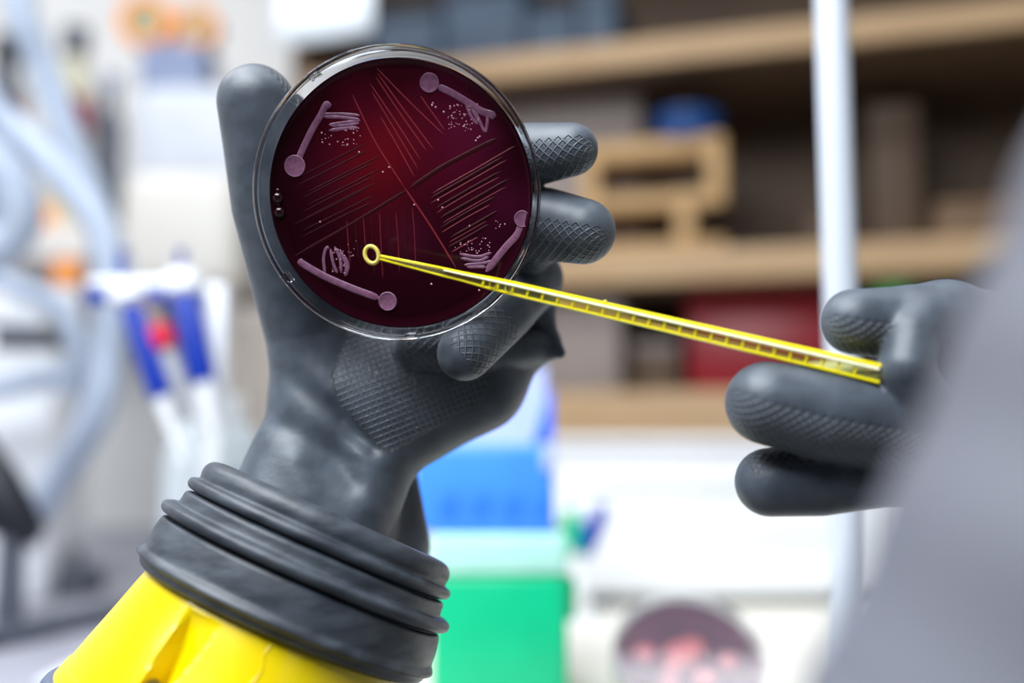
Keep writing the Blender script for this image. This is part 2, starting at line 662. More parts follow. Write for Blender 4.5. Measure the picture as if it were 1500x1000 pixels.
sh = thing('shelf_unit', 'large dark brown wooden shelf unit with pale plywood shelf boards', 'shelf', S0, (0, 0, YAW))
DEP = 0.30
sl, sr = S(440, 300)[0], 1.05
zt = 0.85


def board(py_top, py_bot, px):
    za, zb = S(px, py_top)[1], S(px, py_bot)[1]
    return zb, za


boards = []
for (a, b_, px) in ((50, 88, 1000), (366, 412, 1000), (572, 640, 950)):
    z0, z1 = board(a, b_, px)
    boards.append((z0, z1))
    sb_ = obj('shelf_board', boxbm(sl, sr, 0, DEP, z0, z1, 0.002), M_PLY, sh)
    if len(boards) < 3:
        obj('underside_shade', boxbm(sl, sr, 0.012, DEP, z0 - 0.003, z0 - 0.0002), M_PLYDARK, sb_)  # dark sheet added so the board looks shaded from below
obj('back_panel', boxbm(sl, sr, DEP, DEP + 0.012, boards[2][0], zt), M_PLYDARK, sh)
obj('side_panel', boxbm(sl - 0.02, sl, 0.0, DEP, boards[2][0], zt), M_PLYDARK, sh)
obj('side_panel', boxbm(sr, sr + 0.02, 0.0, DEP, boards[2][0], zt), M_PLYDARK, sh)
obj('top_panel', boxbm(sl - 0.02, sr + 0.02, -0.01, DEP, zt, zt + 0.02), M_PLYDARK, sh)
# the sill the unit stands on
zb0 = boards[2][0]
sill = thing('cabinet', 'long white low cabinet under the wooden shelf unit', 'cabinet', S0 + Vector((0, 0, 0)), (0, 0, YAW))


def shelf_thing(name, label, cat, s, back, z, group=None):
    return thing(name, label, cat, S0 + SX * s + SY * back + Vector((0, 0, z)), (0, 0, YAW), group)


bh = BZ - S0.z
obj('front_panel', boxbm(sl - 0.02, sr + 0.02, -0.015, 0.0, bh, zb0 - 0.012, 0.002), M_WHITE, sill)
obj('top', boxbm(sl - 0.02, sr + 0.02, -0.03, DEP, zb0 - 0.012, zb0, 0.003), M_WHITE, sill)
obj('carcass', boxbm(sl - 0.02, sr + 0.02, 0.0, DEP, bh, zb0 - 0.012), M_WHITE, sill)


def shelf_box(name, label, cat, px0, px1, pyt, m, floor_z, back, dep, group=None, lid=None, bev=0.004):
    s0, s1 = S(px0, 300, back)[0], S(px1, 300, back)[0]
    z1 = S((px0 + px1) / 2, pyt, back)[1]
    t = shelf_thing(name, label, cat, (s0 + s1) / 2, back + dep / 2, floor_z, group)
    w, hh = (s1 - s0) / 2, z1 - floor_z
    if lid:
        obj('body', boxbm(-w, w, -dep / 2, dep / 2, 0, hh * 0.78, bev), m, t)
        obj('lid', boxbm(-w * 1.02, w * 1.02, -dep / 2 - 0.002, dep / 2 + 0.002, hh * 0.78, hh, bev), lid, t)
    else:
        obj('body', boxbm(-w, w, -dep / 2, dep / 2, 0, hh, bev), m, t)
        obj('label_strip', boxbm(-w * 0.5, w * 0.4, -dep / 2 - 0.001, -dep / 2, hh * 0.35, hh * 0.55), M_GREYBOX, t)
    return t


# top shelf: slate boxes
shelf_box('storage_box', 'dark slate box at the left end of the top shelf', 'box', 545, 640, 5, M_SLATE, boards[0][1], 0.04, 0.2, None, M_SLATEDARK)
shelf_box('storage_box', 'tall black-topped box beside the slate one on top shelf', 'box', 645, 765, -40, M_SLATE, boards[0][1], 0.05, 0.2, None, M_SLATEDARK)
shelf_box('storage_box', 'low slate box with two-part lid on top shelf above the plate', 'box', 770, 845, 10, M_SLATE, boards[0][1], 0.03, 0.2, None, M_SLATE)
shelf_box('storage_box', 'blue box at right end of the row on top shelf', 'box', 850, 905, -20, M_SLATE, boards[0][1], 0.03, 0.2, None, M_SLATE)
# middle compartment
shelf_box('carton', 'large grey carton on the middle shelf behind the index fingertip', 'box', 700, 938, 120, M_GREYBOX, boards[1][1], 0.10, 0.17)
# wooden test-tube rack
s0, s1 = S(850, 300, 0.02)[0], S(1062, 300, 0.02)[0]
zf = boards[1][1]
ht = S(960, 203, 0.02)[1] - zf
tr = shelf_thing('test_tube_rack', 'pale wooden two-tier rack on the middle shelf', 'rack', (s0 + s1) / 2, 0.05, zf)
w = (s1 - s0) / 2
obj('top_rail', boxbm(-w, w, -0.03, 0.03, ht - 0.026, ht, 0.003), M_WOODRACK, tr)
obj('middle_rail', boxbm(-w, w, -0.03, 0.03, ht * 0.40, ht * 0.40 + 0.022, 0.003), M_WOODRACK, tr)
obj('base_rail', boxbm(-w, w, -0.03, 0.03, 0, 0.018, 0.003), M_WOODRACK, tr)
for xx, za, zb in ((w - 0.012, ht * 0.40, ht), (-w + 0.012, 0, ht), (0.045, 0, ht * 0.40)):
    obj('upright', boxbm(xx - 0.012, xx + 0.012, -0.029, 0.029, za, zb, 0.002), M_WOODRACK, tr)
# blue lid on the rack
s0, s1 = S(958, 300, 0.03)[0], S(1056, 300, 0.03)[0]
nv = shelf_thing('blue_tub', 'dark blue tub standing on the wooden rack', 'tub', (s0 + s1) / 2, 0.05, zf + ht)
bm = lathe(B(), [(0.0, 0), (0.040, 0), (0.046, 0.03), (0.040, 0.034), (0.0, 0.034)], 32)
obj('body', bm, M_NAVY, nv)
obj('rim', lathe(B(), [(0.046, 0.028), (0.0485, 0.03), (0.0485, 0.035), (0.044, 0.035)], 32, True), M_NAVY, nv)
# dim things at the right of the middle shelf
shelf_box('storage_box', 'dim brown box on the middle shelf behind the white pole', 'box', 1180, 1250, 300, M_PLYDARK, boards[1][1], 0.10, 0.12, None, M_PLYDARK)
shelf_box('storage_box', 'dim brown box on the middle shelf beyond the white pole', 'box', 1275, 1350, 150, M_PLYDARK, boards[1][1], 0.12, 0.12, None, M_PLYDARK)
shelf_box('storage_box', 'long brown box at the right end of the middle shelf', 'box', 1372, 1560, 290, M_BROWN, boards[1][1], 0.05, 0.16, None, M_BROWN)
# lower compartment
shelf_box('red_bin', 'red plastic bin on the lowest shelf behind the yellow loop', 'bin', 1004, 1225, 425, M_RED, boards[2][1], 0.09, 0.14, None, M_RED)
shelf_box('grey_case', 'grey case on the lowest shelf beside the black glove', 'case', 760, 905, 440, M_GREYBOX, boards[2][1], 0.05, 0.14, None, M_GREYBOX)
shelf_box('grey_case', 'shorter brown-grey case between grey case and red bin', 'case', 924, 990, 500, M_PLYDARK, boards[2][1], 0.08, 0.14, None, M_GREYBOX)
gt = shelf_thing('green_pot', 'small green pot on the lowest shelf above the right thumb', 'pot', S(1305, 300, 0.03)[0], 0.06, boards[2][1])
hz = S(1305, 408, 0.03)[1] - boards[2][1]
obj('body', lathe(B(), [(0, 0), (0.022, 0), (0.026, hz * 0.8), (0.0, hz * 0.8)], 24), M_DARKGREY, gt)
obj('lid', lathe(B(), [(0, hz * 0.8), (0.027, hz * 0.8), (0.027, hz), (0, hz)], 24), mat('dull_green_plastic', srgb(60, 140, 70), 0.5), gt)

# white upright pole
pp = onY(1224, 200, 0.50)
po = thing('upright_pole', 'glossy white vertical pole standing behind the right thumb', 'pole', (pp.x, pp.y, BZ))
obj('shaft', lathe(B(), [(0, 0), (0.0084, 0), (0.0084, 0.9), (0, 0.9)], 40), mat('glossy_white_pole', srgb(204, 210, 222), 0.3), po)
obj('foot_flange', lathe(B(), [(0, 0), (0.017, 0), (0.017, 0.004), (0.009, 0.009), (0, 0.009)], 40), M_WHITE, po)

# white tray box on the cream bench
xa, xb = onY(838, 780, 1.0).x, onY(1330, 780, 1.0).x
zt_ = onY(1000, 692, 1.0).z
ty = 1.0
tb = thing('white_case', 'long white case on the cream bench below the shelf unit', 'case', ((xa + xb) / 2, ty + 0.05, BZ))
w = (xb - xa) / 2
obj('body', boxbm(-w, w, -0.05, 0.05, 0.012, zt_ - BZ - 0.018, 0.012, 4), M_WHITE, tb)
obj('lid', boxbm(-w - 0.002, w + 0.002, -0.053, 0.053, zt_ - BZ - 0.017, zt_ - BZ, 0.005, 3), M_WHITE, tb)
for x in (-w + 0.03, w - 0.03):
    obj('foot', boxbm(x - 0.012, x + 0.012, -0.045, 0.045, 0, 0.013), M_DARKGREY, tb)
pz = onY(1115, 788, ty).z - BZ
px_ = onY(1115, 788, ty).x - (xa + xb) / 2
obj('print_strip', boxbm(px_ - 0.075, px_ + 0.075, -0.0506, -0.050, pz - 0.006, pz + 0.006), mat('pale_grey_print', srgb(222, 224, 238), 0.5), tb)
# blue/green clip on the case
cp = onY(855, 775, 0.92)
cl = thing('plastic_stopper', 'blue and green tipped plastic stopper in front of the white case', 'stopper', (cp.x, cp.y, BZ))
z = cp.z - BZ
obj('stem', lathe(B(), [(0, 0), (0.014, 0), (0.014, 0.003), (0.004, 0.006), (0.004, z - 0.02), (0, z - 0.02)], 20), M_WHITE, cl)
bm = tube(B(), [(-0.002, 0, z - 0.02), (0.006, 0, z - 0.004), (0.020, 0, z + 0.022)], [0.010, 0.011, 0.006], 16)
obj('blue_wing', bm, M_BLUE, cl)
bm = tube(B(), [(-0.004, 0, z - 0.022), (-0.011, 0, z), (-0.012, 0, z + 0.018)], [0.008, 0.010, 0.007], 16)
obj('green_wing', bm, M_GREEN, cl)

# ------------------------------------------------------------------ green and blue tip boxes, stacked on the bench
YB = 0.62
xa, xb = onY(632, 900, YB).x, onY(832, 900, YB).x
z_g = onY(740, 842, YB).z
z_m = onY(740, 782, YB).z
z_b = onY(740, 652, YB).z
cx, w = (xa + xb) / 2, (xb - xa) / 2
gbx = thing('green_tip_box', 'bright green box with pale mint lid at the foot of the stack', 'box', (cx, YB + 0.045, BZ))
obj('body', boxbm(-w, w, -0.045, 0.045, 0, z_g - BZ, 0.005, 3), M_GREEN, gbx)
obj('lid', boxbm(-w, w, -0.046, 0.046, z_g - BZ, z_m - BZ, 0.004, 3), M_MINT, gbx)
obj('hinge_tab', boxbm(w - 0.001, w + 0.006, -0.03, 0.0, z_g - BZ - 0.03, z_g - BZ - 0.005, 0.002), M_GREEN, gbx)
xa2, xb2 = onY(604, 700, YB).x, onY(812, 700, YB).x
cx2, w2 = (xa2 + xb2) / 2, (xb2 - xa2) / 2
bb = thing('blue_tip_box', 'bright blue open box with raised pale lavender lid on the green one', 'box', (cx2, YB + 0.045, z_m))
hb = z_b - z_m
bm = B()
box(bm, -w2, w2, -0.042, 0.042, 0, hb, 0.004, 3)
obj('body', bm, M_BRIGHTBLUE, bb)
for k in range(4):
    x = -w2 + 0.016 + k * 0.0195
    obj('front_recess', boxbm(x, x + 0.013, -0.0426, -0.0415, hb * 0.18, hb * 0.48, 0.0003), M_MIDBLUE, bb)
obj('corner_post', boxbm(w2 - 0.008, w2 + 0.001, -0.0445, -0.036, hb * 0.70, hb * 1.02, 0.002), M_LAVENDER, bb)
# lid: panel hinged at the back, leaning back
zl = onY(760, 530, YB + 0.06).z - z_m
lm = Matrix.Translation((0, 0.040, hb)) @ Matrix.Rotation(math.radians(-12), 4, 'X')
lidm = B()
box(lidm, -w2 + 0.002, w2 - 0.002, -0.002, 0.002, 0.0, zl - hb)
bmesh.ops.transform(lidm, matrix=lm, verts=lidm.verts[:])
lid_o = obj('lid', lidm, M_LAVENDER, bb)
for sx in (-1, 1):
    t = B()
    hx, hf = sx * (w2 - 0.001), (zl - hb) * 0.62
    pr = [(hx - sx * 0.010, 0.0), (hx + sx * 0.003, 0.0), (hx + sx * 0.003, hf), (hx + sx * 0.001, hf)]
    fa = [t.verts.new((x, -0.018, z)) for x, z in pr]
    fb = [t.verts.new((x, 0.003, z)) for x, z in pr]
    t.faces.new(fa)
    t.faces.new(fb[::-1])
    for i in range(4):
        t.faces.new((fa[i], fa[(i + 1) % 4], fb[(i + 1) % 4], fb[i]))
    bmesh.ops.transform(t, matrix=lm, verts=t.verts[:])
    obj('lid_flange', t, M_DEEPBLUE, lid_o)

# ------------------------------------------------------------------ second culture dish, leaning on a stand
dc = onY(1010, 962, 0.61)
tilt = math.radians(41)                       # rotate about x: normal up and back to the viewer
d2 = thing('culture_dish', 'blurred purple culture dish leaning on the cream bench', 'petri dish', dc, (tilt, 0, 0))
obj('shell', lathe(B(), [(0.0, -0.013), (0.0445, -0.013), (0.0455, -0.012), (0.0455, 0.0), (0.0443, 0.0), (0.0443, -0.0115), (0.0, -0.0115)], 64), M_CLEAR, d2)
obj('lid', lathe(B(), [(0, 0.0004), (0.0462, 0.0004), (0.0464, -0.004), (0.0470, -0.004), (0.0470, 0.0012), (0, 0.0014)], 64), M_CLEAR, d2)
obj('agar', lathe(B(), [(0, -0.0112), (0.0440, -0.0112), (0.0440, -0.0035), (0.0, -0.0045)], 64), M_PURPLE, d2)
for i, (x, y, r) in enumerate([(-0.026, 0.006, 0.006), (-0.004, 0.005, 0.009), (0.004, 0.010, 0.007), (0.024, 0.0, 0.0055), (0.008, -0.012, 0.006), (-0.014, -0.018, 0.005), (-0.012, -0.006, 0.0045)]):
    bm = B()
    ball(bm, Vector((x, y, -0.0042)), r, 16, 8, 0.15)
    obj('pink_spot', bm, M_PINK, d2)  # flat pink spots on the purple agar
st = thing('dish_stand', 'small white wedge stand propping the purple culture dish', 'stand', (dc.x, dc.y + 0.02, BZ))
Md = Matrix.Translation(dc) @ Matrix.Rotation(tilt, 4, 'X')
bpt = Md @ Vector((0, 0.038, -0.0135))
bm = B()
pr = [(-0.012, 0), (0.05, 0), (bpt.y - dc.y - 0.02, bpt.z - BZ - 0.001), ]
va = [bm.verts.new((-0.02, y, z)) for y, z in pr]
vb = [bm.verts.new((0.02, y, z)) for y, z in pr]
bm.faces.new(va)
bm.faces.new(vb[::-1])
for i in range(3):
    bm.faces.new((va[i], va[(i + 1) % 3], vb[(i + 1) % 3], vb[i]))
obj('wedge', bm, M_WHITE, st)

# ------------------------------------------------------------------ left background
M_HOUSING = mat('housing_white', srgb(200, 204, 214), 0.5, noise=0.03)
M_BASE = mat('base_white', srgb(214, 210, 204), 0.5, noise=0.03)
# big white housing and shelf in front of the wall
a, b_ = onY(192, 118, 1.45), onY(400, 300, 1.45)
mh = thing('white_machine', 'large white machine housing with rounded corner behind the thumb', 'machine', ((a.x + b_.x) / 2, 1.55, b_.z))
w = (b_.x - a.x) / 2
obj('housing', boxbm(-w, w, -0.10, 0.12, 0, a.z - b_.z, 0.03, 5), M_HOUSING, mh)
obj('door_panel', boxbm(-w * 0.2, w * 0.8, -0.104, -0.098, 0.03, (a.z - b_.z) - 0.04, 0.004), M_HOUSING, mh)
a2, b2 = onY(172, 305, 1.25), onY(345, 425, 1.25)
ws = thing('equipment_base', 'white rounded equipment base that carries the white machine housing', 'base', ((a2.x + b2.x) / 2, 1.45, b2.z))
w = (b2.x - a2.x) / 2
# stands on two legs down to the bench
obj('slab', boxbm(-w, w, -0.20, 0.22, 0, b_.z - b2.z, 0.028, 5), M_BASE, ws)
for x in (-w + 0.05, w - 0.06):
    obj('leg', boxbm(x - 0.02, x + 0.02, 0.10, 0.16, BZ - b2.z, 0.01), M_WHITE, ws)
# grey-brown board behind the wrist under the slab
q = onY(375, 520, 1.3)
gp = thing('grey_carton', 'taupe carton standing under the white equipment base by the wrist', 'box', (q.x, 1.34, BZ))
obj('body', boxbm(-0.045, 0.07, -0.04, 0.04, 0, onY(375, 455, 1.3).z - BZ, 0.003), mat('taupe_card', srgb(160, 150, 142), 0.7, noise=0.05), gp)
obj('lid_flap', boxbm(-0.046, 0.071, -0.041, 0.041, onY(375, 470, 1.3).z - BZ, onY(375, 450, 1.3).z - BZ, 0.002), mat('taupe_card_light', srgb(176, 166, 158), 0.7), gp)

# pipette rack with pipettes
YP = 0.72
rk = onY(215, 428, YP)
rack = thing('pipette_rack', 'white rack with a navy rail from which the blue pipettes hang', 'rack', (rk.x, YP, BZ))
hz = rk.z - BZ
x0, x1 = onY(120, 428, YP).x - rk.x, onY(292, 428, YP).x - rk.x
obj('rail', boxbm(x0, x1, 0.003, 0.019, hz - 0.006, hz + 0.003, 0.001), M_BLUE, rack)
obj('hanger_bar', boxbm(x0, x1, 0.004, 0.022, hz + 0.003, hz + 0.012, 0.003, 3), M_WHITE, rack)
cw = onY(312, 500, YP).x - rk.x
obj('column', boxbm(cw - 0.008, cw + 0.008, 0.0, 0.02, 0, hz + 0.006, 0.003), M_WHITE, rack)
obj('foot', boxbm(x0 - 0.008, cw + 0.02, -0.03, 0.045, 0, 0.006, 0.002), M_WHITE, rack)
for px in (168, 256):
    xx = onY(px, 400, YP).x - rk.x
    h_ = onY(px, 362, YP).z - BZ
    obj('peg', lathe(B(), [(0, hz + 0.010), (0.0035, hz + 0.010), (0.0028, h_ - 0.003), (0.0042, h_), (0, h_ + 0.001)], 16, M=Matrix.Translation((xx, 0.013, 0))), M_BLUE, rack)
for (pxa, pya, pxb, pyb, rr, lab, mt) in (
        (190, 446, 236, 582, 0.0084, 'blue pipette hanging beside the red capped one', M_BLUE),
        (270, 432, 297, 560, 0.0100, 'blue pipette hanging next to the white rack column', M_BLUE)):
    A_, B_ = onY(pxa, pya, YP - 0.014), onY(pxb, pyb, YP - 0.020)
    t = thing('pipette', lab, 'pipette', A_, None, 'pipettes hanging on the rack')
    ax = (B_ - A_)
    L_ = ax.length
    ax.normalize()
    rot = ax.to_track_quat('Z', 'Y').to_matrix().to_4x4()
    obj('body', lathe(B(), [(0, 0), (rr * 0.8, 0.0), (rr, 0.008), (rr, L_ * 0.9), (rr * 0.85, L_), (0, L_)], 24, M=rot), mt, t)
    obj('plunger_knob', lathe(B(), [(0, -0.018), (0.009, -0.018), (0.0125, -0.012), (0.0125, -0.003), (0.007, 0.002), (0, 0.002)], 24, M=rot), M_WHITE, t)
    obj('shaft', lathe(B(), [(0, L_), (rr * 0.7, L_), (rr * 0.3, L_ + 0.05), (0, L_ + 0.05)], 20, M=rot), M_WHITE, t)
A_, B_ = onY(228, 478, YP - 0.010), onY(276, 594, YP - 0.014)
t = thing('pipette', 'grey pipette with crimson button hanging between two blue pipettes', 'pipette', A_, None, 'pipettes hanging on the rack')
ax = (B_ - A_)
L_ = ax.length
rot = ax.normalized().to_track_quat('Z', 'Y').to_matrix().to_4x4()
obj('body', lathe(B(), [(0, 0.014), (0.006, 0.014), (0.0065, L_ * 0.6), (0.003, L_ + 0.01), (0, L_ + 0.01)], 20, M=rot), mat('silver_grey_plastic', srgb(176, 178, 186), 0.4), t)
obj('button', lathe(B(), [(0, 0.0), (0.009, 0.001), (0.0105, 0.008), (0.009, 0.018), (0, 0.018)], 20, M=rot), mat('crimson_plastic', srgb(206, 16, 56), 0.4), t)
obj('plunger', lathe(B(), [(0, -0.020), (0.006, -0.020), (0.006, 0.002), (0, 0.002)], 20, M=rot), M_GREYBOX, t)

# milky jug with blue label
j = onY(315, 640, 0.86)
jg = thing('plastic_jug', 'milky white plastic jug with a small blue label behind the wrist', 'jug', (j.x, 0.86, BZ))
hj = onY(315, 578, 0.86).z - BZ
bm = lathe(B(), [(0, 0), (0.039, 0), (0.042, 0.006), (0.042, hj * 0.72), (0.036, hj * 0.84), (0.022, hj * 0.9), (0, hj * 0.9)], 40)
obj('body', bm, M_JUG, jg)
obj('cap', lathe(B(), [(0, hj * 0.9), (0.024, hj * 0.9), (0.024, hj), (0, hj)], 32), M_WHITE, jg)
bm = B()
v0 = []
for i in range(9):
    an = math.radians(-90 + 12 + i * 4.5)
    v0.append([bm.verts.new((0.0426 * math.cos(an), 0.0426 * math.sin(an), z)) for z in (hj * 0.5, hj * 0.68)])
for p_, q_ in zip(v0[:-1], v0[1:]):
    bm.faces.new((p_[0], q_[0], q_[1], p_[1]))
obj('label_patch', bm, mat('pale_blue_print', srgb(140, 170, 222), 0.5), jg)

# wall shelf with bottles, high on the left
YW = 1.45
wl = onY(60, 330, YW)
wsf = thing('wall_shelf', 'thin beige shelf on the wall behind the pale hoses', 'shelf', (wl.x, WB, wl.z))
x0, x1 = onY(-60, 330, YW).x - wl.x, onY(185, 330, YW).x - wl.x
obj('board', boxbm(x0, x1, YW - WB, 0, -0.05, 0, 0.004), mat('beige_laminate', srgb(222, 216, 212), 0.5, noise=0.04), wsf)
for x in (x0 + 0.03, x1 - 0.03):
    obj('bracket', boxbm(x - 0.01, x + 0.01, -0.25, 0, -0.12, -0.05), M_WHITE, wsf)


def bottle(px, pyt, pyb, r, mb, mc, mband, label, Y=YW + 0.08, lab_y=None, capf=0.86):
    top = onY(px, pyt, Y)
    t = thing('reagent_bottle', label, 'bottle', (top.x, Y, wl.z), None, 'bottles on the wall shelf')
    hh = top.z - wl.z
    obj('body', lathe(B(), [(0, 0), (r, 0), (r, hh * 0.70), (r * 0.55, hh * 0.80), (r * 0.5, hh * capf), (0, hh * capf)], 28), mb, t)
    obj('cap', lathe(B(), [(0, hh * capf), (r * 0.62, hh * capf), (r * 0.62, hh), (0, hh)], 28), mc, t)
    obj('label_band', lathe(B(), [(r * 1.01, hh * 0.48), (r * 1.015, hh * 0.48), (r * 1.015, hh * 0.64), (r * 1.01, hh * 0.64)], 28, True), mband, t)
    return t


bottle(112, 42, 330, 0.034, M_BEIGE, M_DARKGREY, M_DARKRED, 'beige bottle with dull red band and dark cap on wall shelf')
bottle(12, 55, 330, 0.034, M_DARKGREY, M_BLACK, M_DARKRED, 'dark bottle with dull red band beside the beige bottle')
bottle(164, 110, 330, 0.021, M_DARKGREY, M_BLUEGREY, M_DARKGREY, 'slim dark grey bottle next to the white machine housing', capf=0.9)

# orange tape rolls on a blue-grey box on top of the machine
q = onY(255, 118, 1.50)
bgx = thing('blue_grey_box', 'blue-grey box on the white machine under the orange tape rolls', 'box', (onY(262, 90, 1.5).x, 1.53, a.z))
zz = onY(262, 62, 1.5).z - a.z
obj('body', boxbm(-0.062, 0.040, -0.03, 0.05, 0, zz * 0.75, 0.003), M_BLUEGREY, bgx)
obj('lid', boxbm(-0.063, 0.041, -0.031, 0.051, zz * 0.75, zz, 0.003), M_BLUEGREY, bgx)
for px, lab in ((206, 'orange tape roll with grey-green core, further from the thumb'), (283, 'orange tape roll standing nearer the thumb and wall panel')):
    x = onY(px, 20, 1.5).x
    R_ = 0.043 if px < 250 else 0.034
    t = thing('tape_roll', lab, 'tape', (x, 1.53, a.z + zz), None, 'orange tape rolls')
    mr_ = Matrix.Translation((0, 0, R_)) @ Matrix.Rotation(math.pi / 2, 4, 'X')
    obj('tape', lathe(B(), [(R_ * 0.62, -0.015), (R_, -0.015), (R_, 0.015), (R_ * 0.62, 0.015)], 40, True, M=mr_), M_ORANGE, t)
    obj('core', lathe(B(), [(0, -0.012), (R_ * 0.62, -0.012), (R_ * 0.62, 0.012), (0, 0.012)], 40, M=mr_), M_OLIVE, t)

# white sheet hung on the edge of the dark shelf unit
p0, p1 = onY(405, 66, 1.15), onY(546, 50, 1.15)
shn = thing('paper_sheet', 'bright white sheet hanging at the edge of the shelf unit above plate', 'paper', (p0.x, 1.15, p0.z))
bm = B()
for i in range(9):
    for k in range(5):
        u, v = i / 8, k / 4
        bm.verts.new((u * (p1.x - p0.x), 0.006 * math.sin(u * 3.1) + 0.004 * v, u * (p1.z - p0.z) * 1.2 + v * 0.16))
bm.verts.ensure_lookup_table()
for i in range(8):
    for k in range(4):
        bm.faces.new([bm.verts[j_] for j_ in (i * 5 + k, (i + 1) * 5 + k, (i + 1) * 5 + k + 1, i * 5 + k + 1)])
o = obj('sheet', bm, mat('white_paper', srgb(232, 238, 246), 0.6), shn)
sm = o.modifiers.new('thickness', 'SOLIDIFY')
sm.thickness = 0.0006
obj('clip', boxbm(0.03, 0.06, -0.004, 0.012, 0.15, 0.175, 0.002), M_DARKGREY, shn)

# small things on the lower left
def small_device():
    p = onY(25, 500, 1.05)
    t = thing('small_device', 'small white instrument with a dark base at the bench end under hoses', 'instrument', (p.x, 1.10, BZ))
    zt2 = onY(25, 428, 1.05).z - BZ
    zm2 = onY(25, 482, 1.05).z - BZ
    zl2 = onY(25, 512, 1.05).z - BZ
    obj('head', boxbm(-0.045, 0.028, -0.05, 0.03, zm2, zt2, 0.010, 3), M_WHITE, t)
    obj('neck', boxbm(-0.03, 0.026, -0.045, 0.02, zl2, zm2 + 0.002, 0.004), M_DARKGREY, t)
    obj('stand', boxbm(-0.05, 0.04, -0.05, 0.05, 0, zl2, 0.006), M_WHITE, t)


small_device()
for px, pyt, pyc, Y, base, lab in ((78, 305, 345, YW + 0.06, wl.z, 'small orange capped jar on the beige shelf behind the crossing hoses'),
                                  (100, 382, 420, 1.22, BZ, 'tall white bottle with orange cap on the grey bench between the hoses'),
                                  (4, 405, 440, 1.24, BZ, 'tall white bottle with orange cap behind the small white instrument')):
    p, p2 = onY(px, pyt, Y), onY(px, pyc, Y)
    t = thing('capped_bottle', lab, 'bottle', (p.x, Y, base))
    h1, h2 = max(p2.z - base, 0.006), p.z - base
    obj('body', lathe(B(), [(0, 0), (0.024, 0), (0.026, h1 * 0.1), (0.026, h1 * 0.86), (0.015, h1 * 0.97), (0.015, h1), (0, h1)], 28), M_WHITE, t)
    obj('cap', lathe(B(), [(0, h1), (0.018, h1), (0.018, h2 - 0.002), (0.016, h2), (0, h2)], 28), M_ORANGE, t)
# black clamp at frame edge
p = onY(20, 740, 0.85)
t = thing('black_clamp', 'black clamp lying on the bench end at the foot of the hoses', 'clamp', (p.x, p.y, BZ))
bm = tube(B(), [onY(-40, 640, .85) - t.location, onY(-4, 705, .85) - t.location, onY(15, 755, .85) - t.location, onY(55, 785, .85) - t.location], [0.012, 0.018, 0.022, 0.010], 16)
obj('handle', bm, M_BLACK, t)
obj('base', lathe(B(), [(0, 0), (0.03, 0), (0.03, 0.006), (0.012, 0.010), (0.010, p.z - BZ), (0, p.z - BZ)], 24), M_DARKGREY, t)
p = onY(112, 830, 1.1)
t = thing('rubber_stopper', 'round grey stopper lying on the grey bench left of the cuff', 'stopper', (p.x, p.y, BZ))
obj('body', lathe(B(), [(0, 0), (0.028, 0), (0.03, 0.012), (0.024, 0.03), (0, 0.034)], 28), M_DARKGREY, t)
obj('pin', lathe(B(), [(0, 0.03), (0.006, 0.03), (0.005, 0.05), (0, 0.05)], 16), M_DARKGREY, t)


pa, pb = onY(-40, 985, 0.80), onY(235, 805, 0.98)  # dark shade band across the bench, added as a solid rod
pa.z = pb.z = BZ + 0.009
t = thing('shade_rod', 'grey rod added as the dark shade band slanting across the grey bench', 'rod', ((pa.x + pb.x) / 2, (pa.y + pb.y) / 2, BZ))
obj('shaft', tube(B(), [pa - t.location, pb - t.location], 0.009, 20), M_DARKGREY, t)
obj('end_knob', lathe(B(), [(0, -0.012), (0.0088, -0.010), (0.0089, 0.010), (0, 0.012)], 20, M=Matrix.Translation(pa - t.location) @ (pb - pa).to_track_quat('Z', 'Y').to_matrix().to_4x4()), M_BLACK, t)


def hose(label, pts, r, Y, group='pale ribbed hoses'):
    w_ = [onY(px, py, y) for (px, py), y in zip(pts, Y)]
    o_ = Vector(w_[0])
    t = thing('ribbed_hose', label, 'hose', o_, None, group)
    path = spline([p - o_ for p in w_], 26)
    rad = [r * (1.0 + 0.06 * math.cos(i * 2.1)) for i in range(len(path))]
    obj('pipe', tube(B(), path, rad, 20), M_HOSE, t)
    for e in (0, -1):
        k0, k1 = (0, 2) if e == 0 else (-3, -1)
        obj('end_collar', tube(B(), [path[k0], path[k1]], r * 1.18, 20), M_WHITE, t)
    return t


hose('pale hose running steeply from the ceiling to the bench bottles', [(10, -220), (28, 0), (64, 100), (114, 240), (150, 330), (176, 400)], 0.015, [0.9, 0.92, 0.95, 0.98, 1.0, 1.02])
hose('pale hose crossing from upper side of the wall to the instrument', [(-220, 40), (-60, 115), (0, 172), (80, 244), (144, 326), (162, 420), (157, 512), (140, 607), (84, 703), (30, 790)], 0.0145, [0.8, 0.82, 0.84, 0.85, 0.86, 0.87, 0.88, 0.89, 0.93, 0.96])
hose('thin pale hose lying low across the bench end', [(-120, 590), (10, 566), (80, 552), (134, 560), (120, 620)], 0.011, [0.98, 0.98, 0.98, 1.0, 1.04])
hose('thick bluish hose at the frame edge above the instrument', [(-140, 160), (-20, 230), (22, 290), (10, 350), (-120, 420)], 0.018, [0.75, 0.77, 0.78, 0.79, 0.79])
hose('short pale hose looping above the white instrument', [(-80, 380), (20, 420), (85, 450), (112, 510), (95, 580)], 0.011, [0.94, 0.94, 0.945, 0.95, 0.955])

